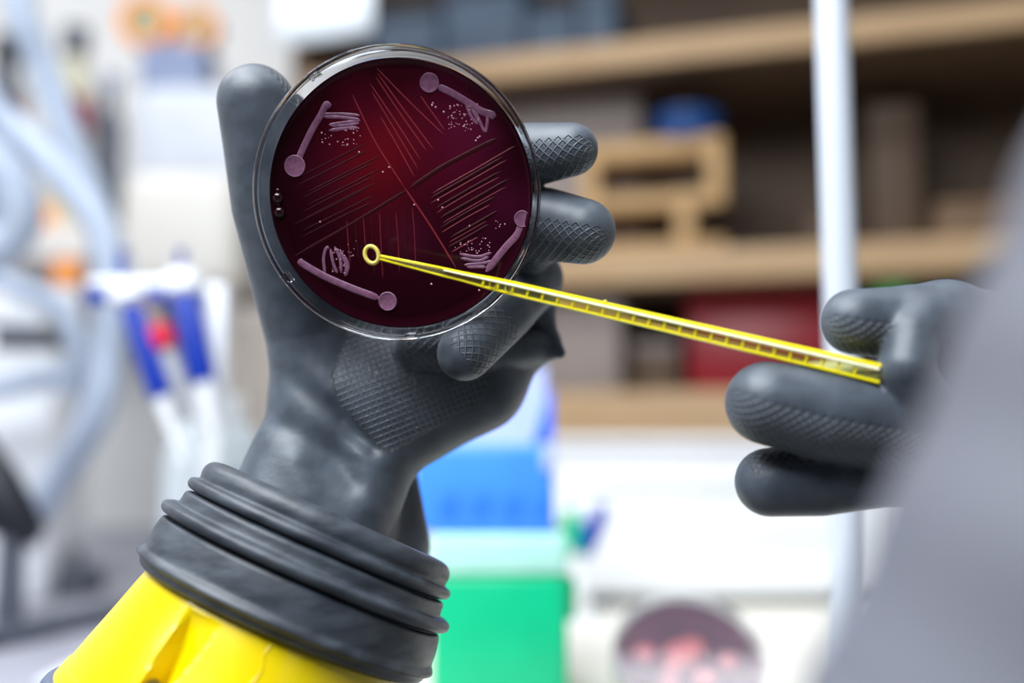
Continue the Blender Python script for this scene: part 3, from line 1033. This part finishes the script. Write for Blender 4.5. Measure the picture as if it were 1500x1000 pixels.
# ------------------------------------------------------------------ left gloved hand with cuff and yellow ring
lbody = [
    [(474, 600, 346, 76), (434, 700, 338, 80), (404, 800, 330, 92), (375, 880, 326, 96)],
    [(560, 610, 348, 80), (538, 690, 341, 66), (484, 800, 333, 80), (470, 880, 328, 90)],
    [(555, 575, 350, 82), (690, 545, 360, 74)],
    [(618, 604, 352, 68), (700, 565, 358, 64)],
    [(590, 700, 366, 22), (562, 800, 360, 68), (540, 860, 350, 80)],
    [(560, 575, 352, 70), (520, 500, 352, 60)],
]
lfing = [
    ([(474, 600, 346, 70), (456, 490, 346, 66), (432, 400, 343, 66), (402, 300, 338, 62), (390, 215, 334, 61), (375, 151, 331, 56)], 5),
    ([(640, 520, 362, 48), (650, 400, 358, 46), (715, 290, 346, 45), (776, 227, 330, 46.5), (837, 219, 321, 39)], 2),
    ([(670, 530, 362, 48), (690, 430, 358, 48), (745, 365, 346, 52), (799, 328, 332, 53), (854, 339, 323, 48)], 2),
    ([(700, 540, 362, 45), (745, 470, 362, 42), (780, 408, 352, 44), (742, 456, 334, 42), (681, 517, 321, 41)], 2),
    ([(715, 550, 362, 42), (760, 520, 364, 34), (795, 502, 358, 28), (704, 518, 345, 33), (612, 511, 338, 34)], 1),
    ([(750, 510, 362, 30), (785, 506, 358, 27), (821, 517, 354, 7)], 1),
    ([(785, 440, 356, 30), (800, 478, 355, 14), (821, 517, 354, 7)], 1),
]
lgroove = [      # creases (positive) and swells (negative) of the loose palm rubber
    ([(394, 522), (440, 562), (488, 602), (546, 655)], 2.5, 15),
    ([(450, 540), (480, 570)], -1.0, 20),
    ([(385, 470), (440, 468)], 0.9, 11),
    ([(385, 445), (430, 440)], -0.8, 12),
    ([(395, 610), (430, 628), (480, 660), (520, 705)], 1.3, 20),
    ([(430, 680), (450, 720)], -1.0, 22),
    ([(535, 665), (540, 740)], -0.9, 20),
    ([(500, 500), (485, 560), (500, 610)], 0.8, 10),
]
lgrips = {   # finger: (pitch mm, pad direction, half width mm, from s, to s)
    0: (2.6, (1.0, 0.0, -0.1), 7.0, -14, 12),
    1: (3.2, (0.0, -0.75, 1.0), 8.2, -26, 11.0),
    2: (3.2, (0.0, -0.75, 1.0), 9.6, -26, 13.0),
    3: (3.1, (0.45, 0.1, 1.0), 8.5, -16, 5.5),
    4: (3.1, (0.0, -0.2, 1.0), 8.0, -18, 6.0),
}
lpalm = ([(512, 480), (486, 545), (492, 585), (552, 652), (572, 662), (612, 640), (700, 590), (740, 520), (640, 470)], 2.75, math.radians(-24))
me, w, f, G = glove_mesh('glove', lbody, lfing, 0.8, 7.0, lgroove, lgrips, lpalm)
axis_img = Vector((0.407, 0.914, 0.0))
lean = math.radians(13)
acam = Vector((axis_img.x * math.cos(lean), axis_img.y * math.cos(lean), -math.sin(lean)))
cuff_c = P(418, 899, 322)
mmpx = 322 / FPX / 1000.0                      # metres per photograph pixel at the cuff
az = (RC @ acam).normalized()
tov = RC @ Vector((0, 0, 1))
ay = (tov - az * tov.dot(az)).normalized()     # towards the viewer
axx = ay.cross(az)                             # to the right along the ring
lh = thing('gloved_hand', 'black rubber gloved hand with yellow cuff holding up the dark red dish', 'gloved hand', cuff_c - az * 0.05)
org = lh.location
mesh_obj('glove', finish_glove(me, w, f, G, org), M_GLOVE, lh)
R3 = Matrix((axx, ay, az)).transposed().to_4x4()
MC = Matrix.Translation(cuff_c - org) @ R3


def cuff_lathe(prof, n=160, wob=0.0, seed=0, disp=None):
    bm = B()
    rings = []
    rr = random.Random(seed)
    ph = [rr.uniform(0, 6.28) for _ in range(4)]
    for r, t in prof:
        ring = []
        for j in range(n):
            th = 2 * math.pi * j / n
            k = 1 + wob * (math.sin(2 * th + ph[0] + t * 0.03) * 0.6 + math.sin(5 * th + ph[1] + t * 0.06) * 0.4)
            r2 = r * k
            if disp:
                r2 += disp(r, t, th)
            ring.append(bm.verts.new((r2 * mmpx * math.cos(th), r2 * mmpx * math.sin(th), t * mmpx)))
        rings.append(ring)
    for a_, b2_ in zip(rings[:-1], rings[1:]):
        for j in range(n):
            k = (j + 1) % n
            bm.faces.new((a_[j], a_[k], b2_[k], b2_[j]))
    bmesh.ops.transform(bm, matrix=MC, verts=bm.verts[:])
    return bm


def smooth_prof(pts, n=6):
    return [(v.x, v.y) for v in spline([Vector((a_, b2_, 0)) for a_, b2_ in pts], n)]


cuff_prof = smooth_prof([(196, -12), (212, -12), (220, -8), (224, 0), (231, 5), (229, 12), (225, 18), (224, 34), (222, 50), (219, 60), (210, 62), (214, 65), (224, 67), (229, 73), (228, 80), (220, 84), (211, 86),
                         (209, 92), (208, 102), (203, 106), (196, 107), (199, 109), (207, 111), (211, 117), (209, 124), (202, 127), (198, 130), (199, 140), (196, 150), (188, 157), (172, 160), (150, 158), (120, 150)], 4)
obj('rubber_cuff', cuff_lathe(cuff_prof, 180, 0.006, 3), M_CUFF, lh, auto=False)


def slot(r, t, th):
    wx = -r * math.cos(th)
    if math.sin(th) < 0:
        return 0.0
    # scooped recess, deeper towards the forearm
    u = (-22 - t) / 115.0
    if u <= 0 or u > 1.25:
        return 0.0
    lft = -100 - 8 * u
    rgt = -46 - 30 * u
    if not (lft < wx < rgt):
        return 0.0
    x = (wx - lft) / (rgt - lft)
    prof = min(1, x / 0.12) * min(1, (1 - x) / 0.75) ** 0.8
    end = max(0.0, min(1.0, (1.25 - u) / 0.05))
    return -46 * min(1, u) ** 0.75 * prof * end


yp = [(205 + 0.27 * (i * 2.0) * 1.0 + (2.5 if i * 2 > 148 else 0), -14 - i * 2.0) for i in range(86)]
yel = obj('yellow_ring', cuff_lathe([(190, -10)] + yp + [(240, -186)], 420, 0.0025, 9, slot), M_YELLOW, lh, auto=True)
yel['label'] = 'bright yellow plastic cuff ring with a scooped recess'
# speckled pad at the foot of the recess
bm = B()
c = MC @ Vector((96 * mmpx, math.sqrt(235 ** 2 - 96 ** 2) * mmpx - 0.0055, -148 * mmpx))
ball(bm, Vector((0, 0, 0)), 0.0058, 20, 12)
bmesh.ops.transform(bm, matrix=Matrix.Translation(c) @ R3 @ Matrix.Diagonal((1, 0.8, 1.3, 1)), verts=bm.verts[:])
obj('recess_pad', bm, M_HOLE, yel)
sl_o = obj('forearm_sleeve', cuff_lathe(smooth_prof([(246, -184), (258, -190), (262, -205), (258, -240), (272, -300), (280, -380)], 5), 120, 0.01, 4), mat('slate_sleeve', srgb(88, 96, 118), 0.55, noise=0.05), lh, auto=False)
# thin moulded seam across the yellow ring
pts = []
for i in range(20):
    t = -20 - i * 7
    wx = 20 - 3 * math.sin(i)
    r = 205 + 0.27 * (-t - 14) + 0.4
    pts.append(MC @ Vector((-wx * mmpx, math.sqrt(r * r - wx * wx) * mmpx, t * mmpx)))
obj('seam', tube(B(), pts, 0.00022, 6), M_YELLOW, yel)

# ------------------------------------------------------------------ culture dish in the hand
nrm = RC @ Vector((-0.12, -0.16, 1.0)).normalized()
dctr = P(577, 286.5, 306)
dy = RC @ Vector((0, 1, 0))
dy = (dy - nrm * dy.dot(nrm)).normalized()
dx = dy.cross(nrm)
RD = Matrix((dx, dy, nrm)).transposed()
dish = thing('culture_dish', 'clear round dish of dark red agar held up by the gloved hand', 'petri dish', dctr, RD.to_euler())
RO, RI, ZF, ZA = 0.0451, 0.0442, -0.0112, -0.0074
RA = 0.0424
shell = obj('dish_shell', lathe(B(), [(0, ZF), (RO - 0.0026, ZF), (RO - 0.0019, ZF + 0.0006), (RO - 0.0004, -0.0030), (RO + 0.0001, -0.0026), (RO + 0.0001, -0.0003), (RO - 0.0002, 0.0),
                                      (RI + 0.0002, 0.0), (RI, -0.0003), (RI - 0.0004, -0.0032), (RI - 0.0018, ZF + 0.0012), (0, ZF + 0.0012)], 192), M_CLEAR, dish)
shell['label'] = 'clear plastic dish wall and floor'


def A(px, py, z=ZA):
    """dish-local (x, y) where the view line meets the agar surface"""
    r = ray(px, py)
    o_ = dctr + nrm * z
    t = (o_ - CAM).dot(nrm) / r.dot(nrm)
    p = CAM + r * t - dctr
    v = Vector((p.dot(dx), p.dot(dy), 0.0))
    if v.length > 0.0396:                         # growth stays on the agar
        v *= 0.0396 / v.length
    v.z = z
    return v


# agar disc with pigment that holds the painted red glow of light through it
bm = B()
NR, NA = 56, 144
AX = A(591, 282)
prof = []
for i in range(NR + 1):
    r = (RA - 0.0004) * i / NR
    e = max(0.0, (r - 0.0392) / 0.0028)
    prof.append((r, ZA + 0.0009 * e * e - 0.00018 * math.exp(-((r - 0.0386) / 0.0005) ** 2)))
prof += [(RA - 0.0004, ZF + 0.0014), (0, ZF + 0.0014)]
lathe(bm, prof, NA)
agar = obj('agar', bm, None, dish, auto=False)
agar['label'] = 'dark maroon blood agar streaked in four quarters'
agar_tint = agar.data.attributes.new('pigment_glow', 'FLOAT_COLOR', 'POINT')
glow_blobs = [((545, 235), 62, (0.13, 0.003, 0.003)), ((590, 185), 60, (0.085, 0.0035, 0.009)), ((655, 130), 45, (0.055, 0.002, 0.016)), ((690, 190), 45, (0.085, 0.006, 0.026)),
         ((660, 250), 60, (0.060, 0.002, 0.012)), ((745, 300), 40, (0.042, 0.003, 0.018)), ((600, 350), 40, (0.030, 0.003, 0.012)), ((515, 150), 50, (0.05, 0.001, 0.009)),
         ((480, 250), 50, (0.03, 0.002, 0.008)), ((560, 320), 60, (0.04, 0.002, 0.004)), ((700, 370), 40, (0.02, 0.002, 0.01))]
bl = [(A(*p), s * 306 / FPX / 1000, c_) for p, s, c_ in glow_blobs]
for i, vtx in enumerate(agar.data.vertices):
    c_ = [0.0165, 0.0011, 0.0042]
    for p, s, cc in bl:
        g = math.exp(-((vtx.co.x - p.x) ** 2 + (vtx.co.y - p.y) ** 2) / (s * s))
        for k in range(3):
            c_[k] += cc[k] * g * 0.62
    agar_tint.data[i].color = (*c_, 1)
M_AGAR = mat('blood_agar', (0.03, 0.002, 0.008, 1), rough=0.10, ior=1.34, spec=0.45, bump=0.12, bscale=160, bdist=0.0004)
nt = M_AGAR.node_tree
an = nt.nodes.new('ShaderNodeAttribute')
an.attribute_name = 'pigment_glow'
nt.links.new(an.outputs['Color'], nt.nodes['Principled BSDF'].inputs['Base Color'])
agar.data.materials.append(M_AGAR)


def ribbon(bm, pts, r, flat=0.5, n=8, z=ZA):
    """a low rounded ridge on the agar along photograph points"""
    k = len(pts)
    path = spline([A(*p) for p in pts], 6) if k > 2 else spline([A(*p) for p in pts], 10)
    kk = len(path)
    rings = []
    for i, p in enumerate(path):
        t = (path[min(i + 1, kk - 1)] - path[max(i - 1, 0)]).normalized()
        s = Vector((-t.y, t.x, 0))
        e = min(1.0, min(i, kk - 1 - i) / 1.5 + 0.25)
        rings.append([bm.verts.new(p + s * r * e * math.cos(math.pi * j / (n - 1)) + Vector((0, 0, (r * flat * e) * math.sin(math.pi * j / (n - 1)) - 0.00002))) for j in range(n)])
    for a_, b2_ in zip(rings[:-1], rings[1:]):
        for j in range(n - 1):
            bm.faces.new((a_[j], a_[j + 1], b2_[j + 1], b2_[j]))
        bm.faces.new((a_[n - 1], a_[0], b2_[0], b2_[n - 1]))
    bm.faces.new(rings[0])
    bm.faces.new(rings[-1][::-1])


PXM = 312 / FPX / 1000.0

# quarter dividers
for pts, r in (([(728, 203), (690, 222), (645, 246), (600, 276)], 3.2), ([(600, 276), (520, 325), (430, 376)], 2.2)):
    bm = B()
    ribbon(bm, pts, r * PXM, 0.25)
    obj('divider_groove', bm, M_GROOVE, dish)
for pts, r in (([(516, 138), (550, 208), (592, 274)], 1.1), ([(592, 274), (630, 330), (668, 392)], 1.3)):
    bm = B()
    ribbon(bm, pts, r * PXM, 0.5)
    obj('divider_scratch', bm, M_SCRATCH, dish)

# inoculation scratches in each quarter: every streak is one part
streaks = []
for p, q in (((552, 100), (650, 197)), ((553, 107), (635, 219)), ((550, 112), (625, 221)), ((542, 122), (616, 234)), ((544, 133), (613, 248)), ((557, 170), (607, 259)), ((616, 140), (651, 190))):
    streaks.append((p, q, 1.0, M_SCRATCH))
for i in range(13):
    p = (632 + 2.6 * i + rng.uniform(-6, 6), 283 + 7.2 * i)
    L_ = 118 - 5.5 * i + rng.uniform(-14, 8)
    streaks.append((p, (p[0] + L_, p[1] - L_ * 0.57), (1.7 if i % 2 else 0.9) + rng.uniform(0, .5), M_GROOVE if i % 2 else M_FAINT))
for i in range(10):
    p = (432 + rng.uniform(-4, 22), 262 + 9.5 * i)
    streaks.append((p, (p[0] + 105, p[1] - 52), 0.9, M_GROOVE))
for i in range(9):
    x = 508 + 12 * i
    streaks.append(((x, 318 - i * 1.5 + rng.uniform(-6, 6)), (x + 5, 400 + rng.uniform(-25, 8)), 0.9, M_GROOVE if i % 2 else M_FAINT))
for p, q, r, m in streaks:
    bm = B()
    ribbon(bm, [p, ((p[0] + q[0]) / 2 + rng.uniform(-1, 1), (p[1] + q[1]) / 2 + rng.uniform(-1, 1)), q], r * PXM, 0.55)
    obj('streak', bm, m, dish)

# mauve growth: four tailed spots with zigzags
growth = [
    ([(483, 158), (478, 153), (470, 168), (457, 190), (445, 215), (434, 240)], 5.0, (432, 243), 16,
     [[(471, 167), (500, 167), (527, 169)], [(474, 171), (500, 172), (526, 176), (500, 180), (482, 183)], [(484, 184), (506, 184), (526, 180)], [(482, 191), (505, 188), (525, 187)]], [(470, 186, 530, 214, 34)]),
    ([(641, 126), (662, 136), (686, 150), (706, 163), (722, 168), (717, 170)], 5.0, (629, 121), 14,
     [[(682, 150), (690, 170), (700, 182)], [(688, 152), (696, 168), (704, 180)], [(692, 154), (702, 176), (711, 192), (714, 170), (708, 160)]], [(655, 152, 690, 192, 46), (680, 150, 705, 185, 16)]),
    ([(773, 325), (758, 343), (740, 363), (712, 398)], 5.4, (774, 322), 12,
     [[(673, 372), (700, 376), (720, 370)], [(675, 378), (700, 382), (716, 376)], [(680, 388), (705, 386), (722, 382)], [(684, 391), (712, 391)]], [(662, 348, 726, 372, 30), (722, 322, 745, 335, 6)]),
    ([(437, 381), (446, 388), (478, 406), (520, 424), (556, 437)], 5.4, (568, 441), 14,
     [[(476, 400), (474, 380), (477, 365), (482, 362)], [(484, 364), (488, 385), (494, 400)], [(490, 361), (498, 378), (500, 400)], [(498, 366), (506, 385), (508, 403)], [(505, 375), (510, 390), (505, 404)]], [(508, 352, 522, 388, 7), (484, 365, 506, 400, 26)]),
]
for stroke, r, (dx_, dy_), dr, zig, beads in growth:
    bm = B()
    ribbon(bm, stroke, r * PXM, 0.22, 10)
    obj('growth_streak', bm, M_GROWTH, dish)
    bm = B()
    c_ = A(dx_, dy_)
    R_ = dr * PXM
    lathe(bm, [(0, 0.00022), (R_ * 0.75, 0.00026), (R_ * 0.92, 0.00038), (R_, 0.0001), (R_, -0.0001)], 40, M=Matrix.Translation(c_))
    spot = obj('growth_spot', bm, M_GROWTH, dish)
    bm = lathe(B(), [(R_ * 0.88, 0.0002), (R_ * 0.95, 0.00046), (R_ * 1.01, 0.0001)], 40, M=Matrix.Translation(c_))
    obj('raised_rim', bm, M_RIM, spot)
    bm = B()
    for zz_ in zig:
        ribbon(bm, zz_, 2.3 * PXM, 0.3)
    obj('growth_zigzag', bm, M_GROWTH, dish)
    bm = B()
    for x0, y0, x1, y1, n in beads:
        for _ in range(n):
            p = A(rng.uniform(x0, x1), rng.uniform(y0, y1))
            ball(bm, p, rng.uniform(0.6, 1.5) * PXM, 8, 6, 0.7)
    o = obj('colony_beads', bm, M_BEAD, dish)
    o['kind'] = 'stuff'
bm = B()
for p in ((469, 325), (642, 293), (648, 304), (688, 331), (607, 300), (632, 416), (702, 425), (526, 223), (509, 212), (561, 252), (570, 245), (650, 164), (634, 151), (638, 157), (633, 154), (700, 202), (697, 206), (703, 200)):
    ball(bm, A(*p), 1.7 * PXM, 8, 6, 0.7)
o = obj('colony_beads', bm, M_BEAD, dish)
o['kind'] = 'stuff'
# two blisters at the agar edge
for p in ((397, 290), (400, 312)):
    bm = B()
    ball(bm, A(p[0] + 3, p[1]), 8.5 * PXM, 20, 12, 0.8)
    obj('blister', bm, M_BLISTER, dish)
    bm = B()
    ball(bm, A(p[0] - 5, p[1] - 12), 3.2 * PXM, 12, 8, 0.8)
    obj('blister', bm, M_BLISTER, dish)
# vent nubs on the wall
for px, py in ((463, 112), (603, 488), (398, 425)):
    p = A(px, py, -0.003)
    an_ = math.atan2(p.y, p.x)
    bm = B()
    box(bm, -0.0006, 0.0006, -0.0018, 0.0018, -0.0022, 0.0010, 0.0002)
    bmesh.ops.transform(bm, matrix=Matrix.Translation((math.cos(an_) * (RI - 0.0006), math.sin(an_) * (RI - 0.0006), -0.002)) @ Matrix.Rotation(an_, 4, 'Z'), verts=bm.verts[:])
    obj('vent_nub', bm, M_CLEAR, dish)

# ------------------------------------------------------------------ inoculating loop
Lp0, Lp1 = P(557, 377, 300), P(1290, 548, 280)
lt = (Lp1 - Lp0)
LL = lt.length
lt.normalize()
lv = -(ray(900, 460)).normalized()
lv = (lv - lt * lv.dot(lt)).normalized()        # towards the viewer
lu = lv.cross(lt)                                # upwards in the picture
if (RC @ Vector((0, 1, 0))).dot(lu) < 0:
    lu = -lu
RL = Matrix((lt, lu, lv)).transposed()
if RL.determinant() < 0:
    RL = Matrix((lt, lu, -lv)).transposed()
loop = thing('inoculating_loop', 'translucent yellow plastic loop with ladder handle reaching over the dish', 'inoculating loop', Lp0, RL.to_euler())


def LP(px, py):
    """position along the loop and height across it"""
    r = ray(px, py)
    t = (Lp0 - CAM).dot(lv) / r.dot(lv)
    p = CAM + r * t - Lp0
    return p.dot(lt), p.dot(lu)


bm = B()
ring = [(0.0031 * math.cos(t) , 0.0023 * math.sin(t)) for t in np.linspace(0, 2 * math.pi, 41)[:-1]]
cxr = LP(544.5, 373)
nr = len(ring)
rot_ = math.radians(-62)
vr = []
for i in range(nr):
    th = 2 * math.pi * i / nr
    ce, se = math.cos(th), math.sin(th)
    base = Vector((0.00205 * ce, 0.00265 * se, 0))
    out = Vector((ce, se, 0)).normalized()
    rr_ = []
    for k in range(10):
        ph = 2 * math.pi * k / 10
        v = base + out * 0.00062 * math.cos(ph) + Vector((0, 0, 0.00062 * math.sin(ph)))
        v = Matrix.Rotation(math.radians(35), 3, 'Z') @ v
        rr_.append(bm.verts.new((v.x + cxr[0], v.y + cxr[1], v.z)))
    vr.append(rr_)
for i in range(nr):
    for k in range(10):
        bm.faces.new((vr[i][k], vr[(i + 1) % nr][k], vr[(i + 1) % nr][(k + 1) % 10], vr[i][(k + 1) % 10]))
o = obj('loop_ring', bm, M_LOOP, loop)
o['label'] = 'small golden oval ring at the tip'
# half widths along the handle (x in m along, half height)
hw = [(0.0, 0.0006), (0.008, 0.0009), (0.018, 0.0013), (0.026, 0.00145), (0.034, 0.0019), (0.041, 0.0021), (0.09, 0.0024), (LL, 0.0029)]


def half(x):
    for (x0, h0), (x1, h1) in zip(hw[:-1], hw[1:]):
        if x <= x1:
            return h0 + (h1 - h0) * (x - x0) / (x1 - x0)
    return hw[-1][1]


def strip(y_of, wy, zc, wz, x0, x1, n=40):
    bm = B()
    rings = []
    for i in range(n + 1):
        x = x0 + (x1 - x0) * i / n
        y = y_of(x)
        a_ = wy(x) if callable(wy) else wy
        z_ = wz(x) if callable(wz) else wz
        ring = []
        for k in range(8):
            th = 2 * math.pi * (k + 0.5) / 8
            ring.append(bm.verts.new((x, y + a_ * math.cos(th), zc + z_ * math.sin(th))))
        rings.append(ring)
    for a_, b2_ in zip(rings[:-1], rings[1:]):
        for k in range(8):
            bm.faces.new((a_[k], a_[(k + 1) % 8], b2_[(k + 1) % 8], b2_[k]))
    bm.faces.new(rings[0])
    bm.faces.new(rings[-1][::-1])
    return bm


obj('handle', strip(lambda x: 0, lambda x: half(x) * 0.85, 0, lambda x: min(0.0006, half(x) * 0.6), 0.0, LL), M_RODCLEAR, loop)
o = obj('edge_rail', strip(lambda x: half(x) * 0.80, lambda x: max(0.00042, half(x) * 0.24), 0, lambda x: max(0.0004, half(x) * 0.42), 0.0, LL), M_RODRAIL, loop)
o = obj('edge_rail', strip(lambda x: -half(x) * 0.80, lambda x: max(0.00036, half(x) * 0.22), 0, lambda x: max(0.0004, half(x) * 0.42), 0.0, LL), M_RODRAIL, loop)
o = obj('highlight_rib', strip(lambda x: half(x) * 0.42, lambda x: half(x) * 0.19, 0.0008, lambda x: half(x) * 0.30, 0.020, LL - 0.001), M_RODHIGHLIGHT, loop)  # white highlight strip of the handle, made as a solid rib
o['label'] = 'near-white rib added as the highlight along the handle'
x = 0.0325
k = 0
while x < LL - 0.003:
    h_ = half(x)
    bm = B()
    box(bm, x - 0.00035, x + 0.00035, -h_ * 0.62, h_ * 0.30, 0.0002, 0.0009, 0.00015, 1)
    obj('rung', bm, M_RODRAIL, loop)
    x += 0.00455
    k += 1
for xx, rr_ in ((0.0355, 0.0011), (0.0405, 0.0012)):
    obj('embossed_ring', lathe(B(), [(rr_ - 0.00014, 0.0006), (rr_, 0.0006), (rr_, 0.0010), (rr_ - 0.00014, 0.0010)], 24, True, M=Matrix.Translation((xx, -half(xx) * 0.1, 0))), M_RODRAIL, loop)
xx = LP(880, 452)
for k in range(2):
    bm = B()
    ball(bm, Vector((xx[0] + 0.0008 + k * 0.037, half(xx[0]) * 0.98 - k * 0.0004, 0.0004)), 0.0006, 10, 8)
    obj('moulding_nub', bm, M_RODRAIL, loop)

# ------------------------------------------------------------------ right gloved hand
rbody = [
    [(1400, 560, 306, 100), (1520, 640, 312, 120), (1640, 760, 318, 130)],
    [(1380, 640, 304, 80), (1520, 700, 310, 110)],
    [(1390, 660, 296, 60), (1345, 590, 284, 44), (1327, 540, 280, 39), (1334, 495, 284, 40), (1390, 460, 294, 46)],
]
rfing = [
    ([(1450, 500, 304, 75), (1400, 486, 300, 66), (1330, 474, 294, 55), (1251, 471, 290, 48)], 2),
    ([(1430, 630, 302, 78), (1370, 628, 297, 74), (1290, 616, 291, 70), (1200, 606, 287, 67), (1124, 590, 286, 61)], 1),
    ([(1440, 690, 306, 66), (1380, 684, 304, 58), (1290, 692, 300, 50), (1200, 703, 297, 52), (1127, 706, 295, 50)], 1),
]
rgrips = {
    0: (2.7, (-0.2, -1.0, 0.9), 9.0, -22, 13),
    1: (2.7, (0.0, -1.0, 0.75), 11.0, -60, 15),
    2: (2.7, (0.0, 1.0, 0.35), 8.0, -30, 8),
}
rgroove = [([(1285, 690), (1330, 660), (1370, 650)], 1.0, 12)]
me, w, f, G = glove_mesh('glove', rbody, rfing, 0.9, 7.0, rgroove, rgrips, None)
rh = thing('gloved_hand', 'black rubber gloved hand pinching the handle of the yellow loop', 'gloved hand', P(1600, 800, 320))
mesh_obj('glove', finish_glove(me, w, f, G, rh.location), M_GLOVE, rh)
# wrist gaiter of the same glove, behind the grey sleeve
bm = tube(B(), [P(1600, 720, 316) - rh.location, P(1700, 860, 318) - rh.location, P(1800, 1000, 318) - rh.location], [0.030, 0.031, 0.034], 40)
obj('glove_cuff', bm, M_CUFF, rh)

# ------------------------------------------------------------------ pale grey sleeve close to the lens
e0, e1 = (1590, 130), (1165, 1140)
dd = 118
ux, uy = e1[0] - e0[0], e1[1] - e0[1]
ln = math.hypot(ux, uy)
nx_, ny_ = -uy / ln, ux / ln
if nx_ < 0:
    nx_, ny_ = -nx_, -ny_
Rp = 470
pts, rads = [], []
for i in range(41):
    t = -0.25 + 1.5 * i / 40
    x = e0[0] + ux * t + nx_ * Rp
    y = e0[1] + uy * t + ny_ * Rp
    pts.append(P(x, y, dd))
    rads.append(Rp * dd / FPX / 1000 * (1 + 0.012 * math.sin(i * 0.9)))
sv = thing('sleeve', 'out-of-focus pale grey sleeve slanting across the foreground beside the gloved hand', 'sleeve', pts[-1])
o_ = Vector(pts[-1])
obj('sleeve_tube', tube(B(), [p - o_ for p in pts], rads, 64), M_SLEEVE, sv, auto=False)
k0 = 30
obj('sleeve_seam', tube(B(), [pts[k0] - o_, pts[k0 + 1] - o_], rads[k0] * 1.02, 64), M_SLEEVE, sv, auto=False)
